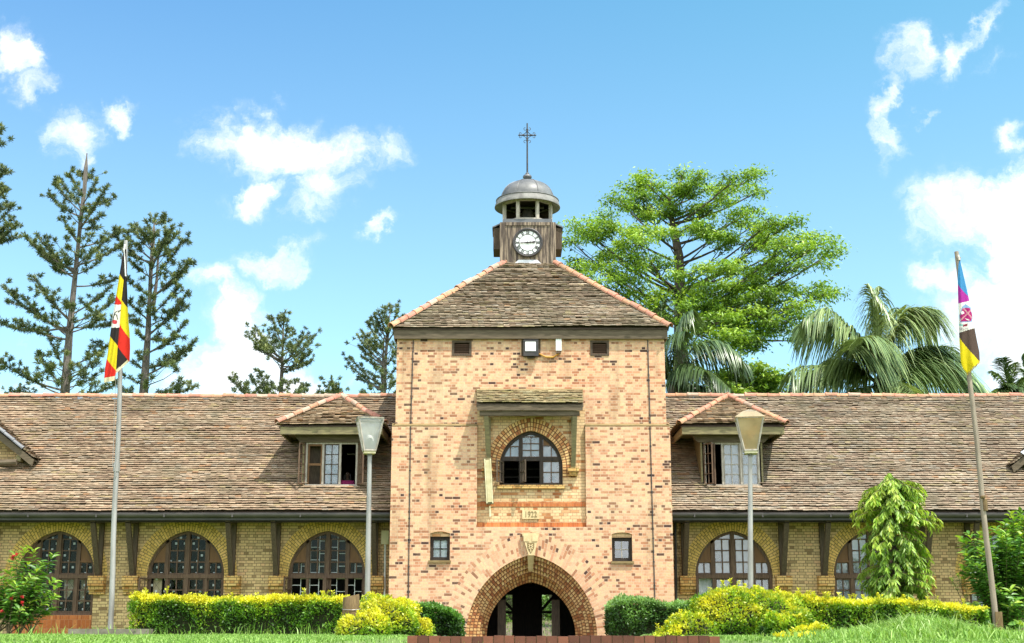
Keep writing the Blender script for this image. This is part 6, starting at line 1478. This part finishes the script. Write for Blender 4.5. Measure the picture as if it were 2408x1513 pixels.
# ================================================================== grass
def blades(n, pf, hf, cols, spread, r):
    x, y = pf(n); z = np.array([G(a, b) for a, b in zip(x, y)]); h = hf(n, x, y); P0 = np.stack([x, y, z-.01], 1); ln = r.normal(size=(n, 2))*spread; w = .006+.004*r.random(n)
    a = r.random(n)*6.28; sd = np.stack([np.cos(a), np.sin(a), 0*a], 1)*w[:, None]; mid = P0+np.stack([ln[:, 0]*h*.35, ln[:, 1]*h*.35, h*.6], 1); tip = P0+np.stack([ln[:, 0]*h, ln[:, 1]*h, h*(1-.35*np.minimum((ln**2).sum(1), 1.5))], 1)
    V = np.stack([P0-sd, P0+sd, mid+sd*.8, mid-sd*.8, tip+sd*.15, tip-sd*.15], 1); return V, mixcols(cols, r.random(n), .12)
GC = [(.10, .20, .025), (.17, .32, .05), (.26, .42, .09), (.36, .50, .16)]
def lawn_pts(n, d0, d1, r, pw=1.0):
    def f(n):
        d = d0+(d1-d0)*r.random(n)**pw; u = r.uniform(-60, 2470, n); x = CAM[0]+(u-1204)/FPX*d*1.02; y = d-35.7
        bad = (np.abs(x-.06) < 2.15); x = np.where(bad, np.where(x < 0, x-2.3, x+2.3), x); return x, y
    return f
r5 = np.random.default_rng(55); VV, CC = [], []
def add(n, pf, hf, sp, cols=GC): v, c = blades(n, pf, hf, cols, sp, r5); VV.append(v); CC.append(c)
add(52000, lawn_pts(0, 8.9, 30, r5, .8), lambda n, x, y: .018+.035*r5.random(n), .35)
add(200, lawn_pts(0, 26, 29.5, r5), lambda n, x, y: .10+.2*r5.random(n), .6)
add(420, lambda n: (X(1, 1490, -6.9)+(hl1-hl0+3)*r5.random(n)+.5, -6.75+r5.normal(size=n)*.12), lambda n, x, y: .06+.24*r5.random(n)**2, .6)
add(9000, lambda n: (4.75+r5.normal(size=n)*.62, 18-35.7+r5.normal(size=n)*1.0), lambda n, x, y: .07+.09*r5.random(n)+.09*np.exp(-((x-4.85)/.4)**2)*r5.random(n), .55)
add(420, lambda n: (4.85+r5.normal(size=n)*.42, 18-35.7+r5.normal(size=n)*.7), lambda n, x, y: .13+.16*r5.random(n), .75, GC[1:]+[(.46, .56, .26)])
add(4000, lambda n: (r5.uniform(-2.6, 3.4, n), r5.uniform(8.5, 16, n)), lambda n, x, y: .08+.1*r5.random(n), .4)
add(60, lambda n: (r5.uniform(x0, x1, n), -20.06+r5.random(n)*.03), lambda n, x, y: .9+.06*r5.random(n), .05)
V = np.concatenate(VV); C = np.concatenate(CC); n = len(V)
Fq = (np.arange(n)[:, None, None]*6+np.array([[0, 1, 2, 3], [3, 2, 4, 5]])[None]).reshape(-1, 4)
tag(npmesh('grass', V.reshape(-1, 3), Fq, MT['grass_blade'], None, np.repeat(C, 2, 0)), 'short bright green lawn grass with longer tufts', 'grass', kind='stuff')
# ================================================================== sun and sky
LD = Vector((-.34, .30, -.90)).normalized(); to = -LD
sun = bpy.data.lights.new('sun', 'SUN'); so = bpy.data.objects.new('sun', sun); COL.objects.link(so)
sun.energy = 3.9; sun.angle = math.radians(.55); sun.color = (1, .955, .88)
so.rotation_euler = LD.to_track_quat('-Z', 'Y').to_euler(); so.location = (10, -20, 40)
elev = math.asin(to.z); az = math.atan2(to.x, to.y)
w = bpy.data.worlds.new('World'); SC.world = w; w.use_nodes = True; nt = w.node_tree; bg = nt.nodes['Background']
sky = N(nt, 'ShaderNodeTexSky', sky_type='NISHITA'); sky.sun_disc = False; sky.sun_elevation = elev; sky.sun_rotation = az; sky.air_density = 1.0; sky.dust_density = 1.2; sky.ozone_density = 1.0; sky.altitude = 1200
tc = N(nt, 'ShaderNodeTexCoord'); gen = tc.outputs['Generated']
# directions on a tangent plane that faces the tower side of the sky (fixed in the world)
mp = N(nt, 'ShaderNodeMapping', vector_type='POINT'); mp.inputs['Rotation'].default_value = (-TH, 0, 0); nt.links.new(gen, mp.inputs['Vector'])
sx = N(nt, 'ShaderNodeSeparateXYZ'); nt.links.new(mp.outputs[0], sx.inputs[0])
dep = math_(nt, 'MAXIMUM', sx.outputs[1], .02)
cx = N(nt, 'ShaderNodeCombineXYZ'); nt.links.new(math_(nt, 'MULTIPLY', math_(nt, 'DIVIDE', sx.outputs[0], dep), FPX/1000), cx.inputs[0]); nt.links.new(math_(nt, 'MULTIPLY', math_(nt, 'DIVIDE', sx.outputs[2], dep), FPX/1000), cx.inputs[1])
q = cx.outputs[0]
wn = N(nt, 'ShaderNodeTexNoise', Scale=5.5, Detail=6, Roughness=.62); nt.links.new(q, wn.inputs['Vector'])
wv = N(nt, 'ShaderNodeVectorMath', operation='MULTIPLY_ADD'); sub = N(nt, 'ShaderNodeVectorMath', operation='SUBTRACT'); nt.links.new(wn.outputs['Color'], sub.inputs[0]); sub.inputs[1].default_value = (.5, .5, .5)
nt.links.new(sub.outputs[0], wv.inputs[0]); wv.inputs[1].default_value = (.26, .26, 0); nt.links.new(q, wv.inputs[2]); qw = wv.outputs[0]
CL = [(45, 120, 60, 75, 0, 1), (75, 205, 60, 60, 0, .9), (165, 310, 72, 85, 0, 1), (195, 370, 34, 48, 0, .8), (272, 252, 65, 38, 0, .9),
      (690, 345, 230, 80, 0, 1.25), (540, 330, 120, 50, 0, .8), (500, 280, 90, 35, 0, .45), (610, 450, 110, 50, 15, 1), (780, 430, 100, 80, 0, .95), (740, 495, 90, 45, 0, .7), (910, 345, 80, 50, 0, .85), (885, 540, 50, 26, 35, .55),
      (640, 605, 95, 48, 20, .95), (515, 650, 75, 52, 0, 1), (560, 740, 85, 90, 0, 1), (550, 850, 150, 110, 0, 1.25), (650, 900, 160, 70, 0, 1.2), (470, 880, 110, 90, 0, 1.05),
      (2130, 140, 65, 75, 0, 1), (2098, 240, 38, 85, 0, 1), (2088, 320, 42, 60, 0, .8), (2215, 150, 75, 60, 40, .8), (2300, 75, 75, 34, 35, .9), (2170, 265, 28, 20, 0, .7), (2330, 150, 40, 40, 0, .4), (2385, 310, 50, 50, 0, .5),
      (2270, 480, 170, 120, 0, 1.25), (2390, 420, 120, 80, 0, 1.1), (2420, 570, 150, 200, 0, 1.4), (2230, 650, 90, 60, 0, .8), (2340, 740, 190, 160, 0, 1.15), (2190, 530, 80, 60, 0, .9), (2400, 860, 180, 120, 0, 1.1), (2260, 830, 100, 90, 0, .8),
      (60, 805, 50, 24, 0, .6), (90, 905, 150, 40, 0, .6), (860, 910, 140, 40, 0, .5), (1700, 930, 200, 30, 0, .4)]
acc = None
for u, v, ru, rv, rot, k in CL:
    m = N(nt, 'ShaderNodeMapping', vector_type='TEXTURE'); m.inputs['Location'].default_value = ((u-1204)/1000, (756.25-v)/1000, 0); m.inputs['Rotation'].default_value = (0, 0, math.radians(rot)); m.inputs['Scale'].default_value = (ru/1000, rv/1000, 1)
    nt.links.new(qw, m.inputs['Vector']); ln = N(nt, 'ShaderNodeVectorMath', operation='LENGTH'); nt.links.new(m.outputs[0], ln.inputs[0])
    mr = N(nt, 'ShaderNodeMapRange', interpolation_type='SMOOTHSTEP'); nt.links.new(ln.outputs['Value'], mr.inputs['Value'])
    for i, val in zip(('From Min', 'From Max', 'To Min', 'To Max'), (1.25, .0, 0, k)): mr.inputs[i].default_value = val
    acc = mr.outputs[0] if acc is None else math_(nt, 'MAXIMUM', math_(nt, 'ADD', math_(nt, 'MULTIPLY', acc, 1.0), math_(nt, 'MULTIPLY', mr.outputs[0], .35)), mr.outputs[0])
fn = N(nt, 'ShaderNodeTexNoise', Scale=7, Detail=10, Roughness=.68); nt.links.new(qw, fn.inputs['Vector'])
dens = math_(nt, 'ADD', acc, math_(nt, 'MULTIPLY', math_(nt, 'MULTIPLY', math_(nt, 'SUBTRACT', fn.outputs['Fac'], .5), 3.0), math_(nt, 'MULTIPLY', acc, 3.0, True)))
mr = N(nt, 'ShaderNodeMapRange', interpolation_type='SMOOTHSTEP'); nt.links.new(dens, mr.inputs['Value'])
for i, val in zip(('From Min', 'From Max', 'To Min', 'To Max'), (.0, 1.5, 0, .97)): mr.inputs[i].default_value = val
front = N(nt, 'ShaderNodeMapRange'); nt.links.new(sx.outputs[1], front.inputs['Value']); front.inputs['From Min'].default_value = .1; front.inputs['From Max'].default_value = .3
cmask = math_(nt, 'MULTIPLY', mr.outputs[0], front.outputs[0])
# clouds out of view, made extra bright as fill light for the facade
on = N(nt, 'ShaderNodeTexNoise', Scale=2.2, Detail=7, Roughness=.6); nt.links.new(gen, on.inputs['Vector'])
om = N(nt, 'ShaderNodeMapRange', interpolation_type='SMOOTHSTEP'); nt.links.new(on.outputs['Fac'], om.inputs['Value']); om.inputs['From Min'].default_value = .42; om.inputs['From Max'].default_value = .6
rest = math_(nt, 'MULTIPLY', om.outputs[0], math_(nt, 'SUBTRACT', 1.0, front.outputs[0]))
sg = N(nt, 'ShaderNodeSeparateXYZ'); nt.links.new(gen, sg.inputs[0])
side = N(nt, 'ShaderNodeMapRange', interpolation_type='SMOOTHSTEP'); nt.links.new(sg.outputs[0], side.inputs['Value']); side.inputs['From Min'].default_value = -.35; side.inputs['From Max'].default_value = .38
low = N(nt, 'ShaderNodeMapRange', interpolation_type='SMOOTHSTEP'); nt.links.new(sg.outputs[2], low.inputs['Value']); low.inputs['From Min'].default_value = .62; low.inputs['From Max'].default_value = .20
tint = mixc(nt, side.outputs[0], (.46, .90, 1.08), (.48, 1.14, .99))
tint = mixc(nt, low.outputs[0], tint, (.94, 1.14, 1.03))
tinted = mixc(nt, 1.0, sky.outputs[0], tint, 'MULTIPLY')
cl_col = (5.8, 5.9, 6.0)
shade = N(nt, 'ShaderNodeTexNoise', Scale=4.5, Detail=7, Roughness=.6); nt.links.new(qw, shade.inputs['Vector'])
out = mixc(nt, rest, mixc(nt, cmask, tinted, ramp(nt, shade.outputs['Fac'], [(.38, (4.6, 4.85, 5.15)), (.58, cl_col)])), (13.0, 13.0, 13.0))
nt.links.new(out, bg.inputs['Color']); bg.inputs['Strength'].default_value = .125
SC.view_settings.view_transform = 'Standard'; SC.view_settings.look = 'None'; SC.view_settings.exposure = 1.08; SC.view_settings.gamma = 1
SC.cycles.max_bounces = 6; SC.cycles.transparent_max_bounces = 12; SC.cycles.caustics_reflective = False; SC.cycles.caustics_refractive = False
